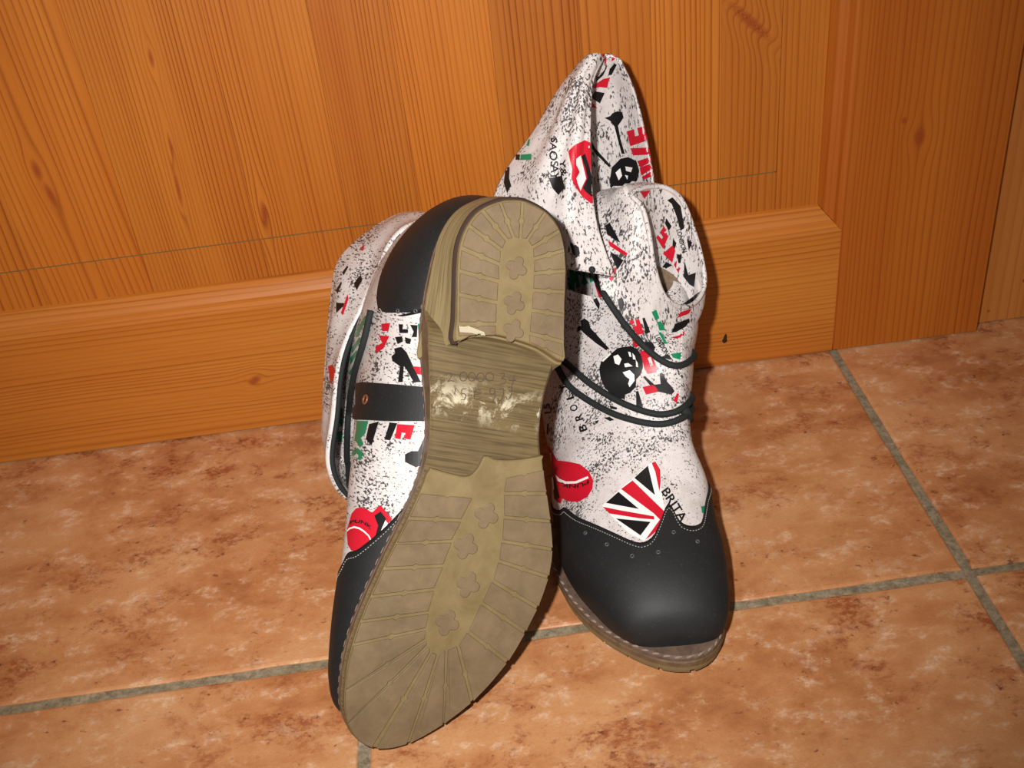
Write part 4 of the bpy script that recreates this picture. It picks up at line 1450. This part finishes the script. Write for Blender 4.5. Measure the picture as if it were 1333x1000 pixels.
# ---- tipped boot ----------------------------------------------------
B1 = (410, 460, 3.571)
B2 = (410, 270, 4.348)
B3 = (440, 650, 12.5)
tt_ = prints(bt, 'tongue_print', *B3, [
    ('red', [[(152, 560), (165, 450), (230, 230), (300, 150), (380, 130), (470, 160), (560, 220), (640, 140), (700, 100), (885, 320), (825, 392), (760, 520), (690, 640), (560, 700), (280, 845), (220, 835), (165, 740)]]),
    ('black', [[(600, 270), (700, 200), (790, 315), (720, 470), (650, 640), (615, 600), (660, 430)]]),
    ('white', [[(662, 625), (780, 342), (820, 390), (715, 612)], [(165, 515), (200, 470), (280, 440), (370, 462), (450, 520), (520, 590), (560, 670), (540, 675), (500, 600), (430, 535), (360, 490), (280, 470), (215, 490), (172, 528)]])],
    label='red tongue print with lettering')
lettering(bt, 'lettering', 'PUNK', (457.0, 683.0), (27.0, 8.0), (1.0, -4.6), INK['black'], tt_, off=0.0009, bend=(1.5, -5.0))
prints(bt, 'letter_print', *B1, [
    ('green', [[(196, 315), (250, 315), (236, 372), (215, 395), (228, 420), (212, 440), (186, 400), (192, 360)], [(170, 455), (200, 440), (226, 462), (220, 490), (195, 497), (205, 478), (196, 465), (180, 480)]]),
    ('black', [[(255, 330), (300, 318), (266, 430), (240, 400)], [(325, 402), (350, 322), (385, 326), (352, 405)], [(525, 345), (528, 430), (495, 520), (470, 530), (420, 505), (420, 470), (450, 455), (480, 455), (505, 400)]]),
    ('red', [[(386, 330), (465, 335), (445, 402), (415, 396), (424, 372), (406, 368), (400, 400), (375, 395)]])],
    label='green and red block letters below the strap')
prints(bt, 'letter_print', *B2, [
    ('black', [[(435, 845), (455, 825), (450, 800), (490, 790), (520, 820), (600, 990), (560, 990), (520, 920), (505, 900), (498, 990), (472, 990), (482, 900), (440, 870)], [(475, 662), (500, 662), (498, 690), (528, 690), (528, 712), (480, 712)], [(540, 665), (582, 668), (578, 735), (548, 735), (560, 705)], [(455, 735), (495, 730), (500, 760), (470, 775)], [(510, 735), (545, 745), (540, 775), (515, 770)]]),
    ('red', [[(380, 660), (430, 655), (420, 700), (385, 702)], [(365, 725), (425, 730), (392, 800), (350, 825), (346, 790), (385, 768)], [(555, 900), (655, 910), (655, 955), (580, 945)]]),
    ('green', [[(585, 660), (632, 660), (628, 740), (590, 745)]])],
    label='red black and green letters below the heel counter')
prints(bt, 'green_print', *B2, [('green', [[(225, 725), (285, 612), (298, 618), (245, 735)], [(190, 820), (255, 735), (268, 742), (205, 838)], [(182, 880), (235, 810), (250, 815), (200, 895)], [(195, 940), (225, 880), (245, 880), (215, 960)], [(405, 320), (425, 290), (432, 295), (415, 335)]])], label='dark green strokes behind the cord')
prints(bt, 'smear_print', *B2, [('black', [[(222, 430), (262, 382), (270, 410), (238, 472)], [(122, 540), (185, 545), (152, 570), (122, 600)], [(155, 370), (185, 330), (190, 340), (165, 385)], [(120, 470), (150, 420), (155, 430), (130, 490)]]), ('red', [[(150, 600), (188, 492), (193, 520), (162, 612)], [(78, 900), (104, 890), (130, 958), (92, 995)], [(262, 245), (275, 212), (282, 225), (272, 250)]])], label='smeared print on the cuff')
prints(bt, 'green_print', *B1, [('green', [[(108, 240), (130, 258), (128, 340), (108, 320)], [(104, 365), (130, 360), (128, 410), (108, 415)]])])
strap = decal(bt, [cr(*B1, [(160, 152), (235, 136), (400, 148), (548, 162), (548, 316), (330, 316), (150, 306), (140, 260), (148, 200)])], LEATHER, 'strap', off=0.0020, thick=0.0022, step=4.0, label='black leather strap with one eyelet', smooth=False, target='cap')
for px_, py_ in cr(*B1, [(236, 215)]):
    l, nr = bt.hit(px_, py_, 'cap')
    e1 = np.cross(nr, [0, 0, 1.0]); e1 /= np.linalg.norm(e1); e2 = np.cross(nr, e1)
    th = np.linspace(0, 2 * math.pi, 20, endpoint=False)
    ringp = np.array([l + nr * 0.0003 + 0.0021 * (math.cos(a) * e1 + math.sin(a) * e2) for a in th])
    bt.part('eyelet', *tube(ringp, 0.0006, 6, True), plain('copper_eyelet', srgb(120, 70, 44), 0.3, 0.6), strap, smooth=True, world=True, label='small copper eyelet')


def hole(b, px_, py_, parent, r=0.0009):
    l, nr = b.hit(px_, py_, 'cap')
    if l is None:
        return
    e1 = np.cross(nr, [0, 0.3, 1.0]); e1 /= np.linalg.norm(e1); e2 = np.cross(nr, e1)
    th = np.linspace(0, 2 * math.pi, 12, endpoint=False)
    ring_ = np.array([l + nr * 0.0001 + r * (math.cos(a) * e1 + math.sin(a) * e2) for a in th])
    b.part('punched_hole', *tube(ring_, 0.0004, 6, True), HOLE, parent, smooth=True, world=True)


HOLE = plain('punched_edge', srgb(74, 74, 78), 0.35, 0.6)
for q in ((762, 694), (790, 709), (823, 724), (857, 719), (877, 693), (908, 705)):
    hole(bs, q[0], q[1], cap_s)
for q in ((518, 405), (541, 405)):
    hole(bt, q[0], q[1], ctr_t)
# ---- seams
def seam(b, pts, name='seam_stitching', parent=None, step=0.0019, r=0.00032, off=0.0004, key='fabric', mat=None):
    P = surf_path(b, pts, 120, off, key, 1)
    L = np.linalg.norm(np.diff(P, axis=0), axis=1).sum()
    n = max(3, int(L / step))
    Q = resample(P, 2 * n)
    SV, SF, c = [], [], 0
    for i in range(0, 2 * n - 1, 2):
        v, f = tube([Q[i], (Q[i] + Q[i + 1]) / 2, Q[i + 1]], [r * .6, r, r * .6], 5)
        SV.append(np.array(v)); SF += [tuple(t + c for t in q) for q in f]; c += len(v)
    return b.part(name, np.vstack(SV), SF, mat or INK['white'], parent, kind='stuff', world=True)


seam(bs, [(888, 430), (886, 480), (883, 530), (876, 590), (869, 645)])
seam(bs, [(766, 346), (785, 350), (797, 352)], parent=flap)
seam(bt, [(495, 402), (502, 411), (515, 414), (555, 414)], key='cap', mat=STITCH, parent=ctr_t)
# ---- pen figures and scuffs on the waist
C4 = (400, 250, 3.226)
def loop(cx, cy, rx, ry, a0=0, a1=360):
    return [(cx + rx * math.cos(math.radians(a)), cy + ry * math.sin(math.radians(a))) for a in np.linspace(a0, a1, 12)]


strokes = [[(583, 772), (596, 758), (606, 768), (598, 785), (588, 796), (602, 792), (616, 795)], loop(655, 775, 15, 19), loop(690, 776, 15, 18), loop(727, 778, 16, 18), loop(765, 776, 17, 18),
           [(808, 762), (826, 762), (822, 778), (812, 782), (832, 788), (826, 804), (808, 806)], [(852, 768), (846, 790), (876, 790)], [(868, 772), (864, 796), (858, 816)],
           [(622, 822), (618, 850)], [(668, 826), (650, 828), (648, 845), (664, 850), (660, 872), (644, 872)], [(728, 832), (704, 834), (702, 868), (730, 866)], [(704, 850), (726, 848)],
           loop(776, 836, 11, 13), [(787, 836), (786, 862), (776, 882)], [(806, 828), (822, 826), (820, 862), (806, 880), (798, 866)], [(842, 822), (858, 820), (854, 856), (840, 872), (834, 858)]]
pen = []
for st_ in strokes:
    P = surf_path(bt, cr(*C4, st_), 18, 0.0002, 'sole', 0)
    if len(P) > 3:
        pen.append(tube(P, 0.00020, 5))
SV, SF, c = [], [], 0
for v, f in pen:
    SV.append(np.array(v)); SF += [tuple(t + c for t in q) for q in f]; c += len(v)
sole_t = [o for o in bt.root.children if o.name.startswith('sole')][0]
bt.part('pen_figures', np.vstack(SV), SF, INK['pen'], sole_t, world=True, kind='stuff', label='handwritten pen figures on the waist')
decal(bt, [cr(*C4, [(636, 562), (668, 560), (700, 572), (742, 588), (748, 602), (720, 600), (690, 592), (640, 588)])], INK['scuff'], 'scuff', sole_t, off=0.0002, key='sole')
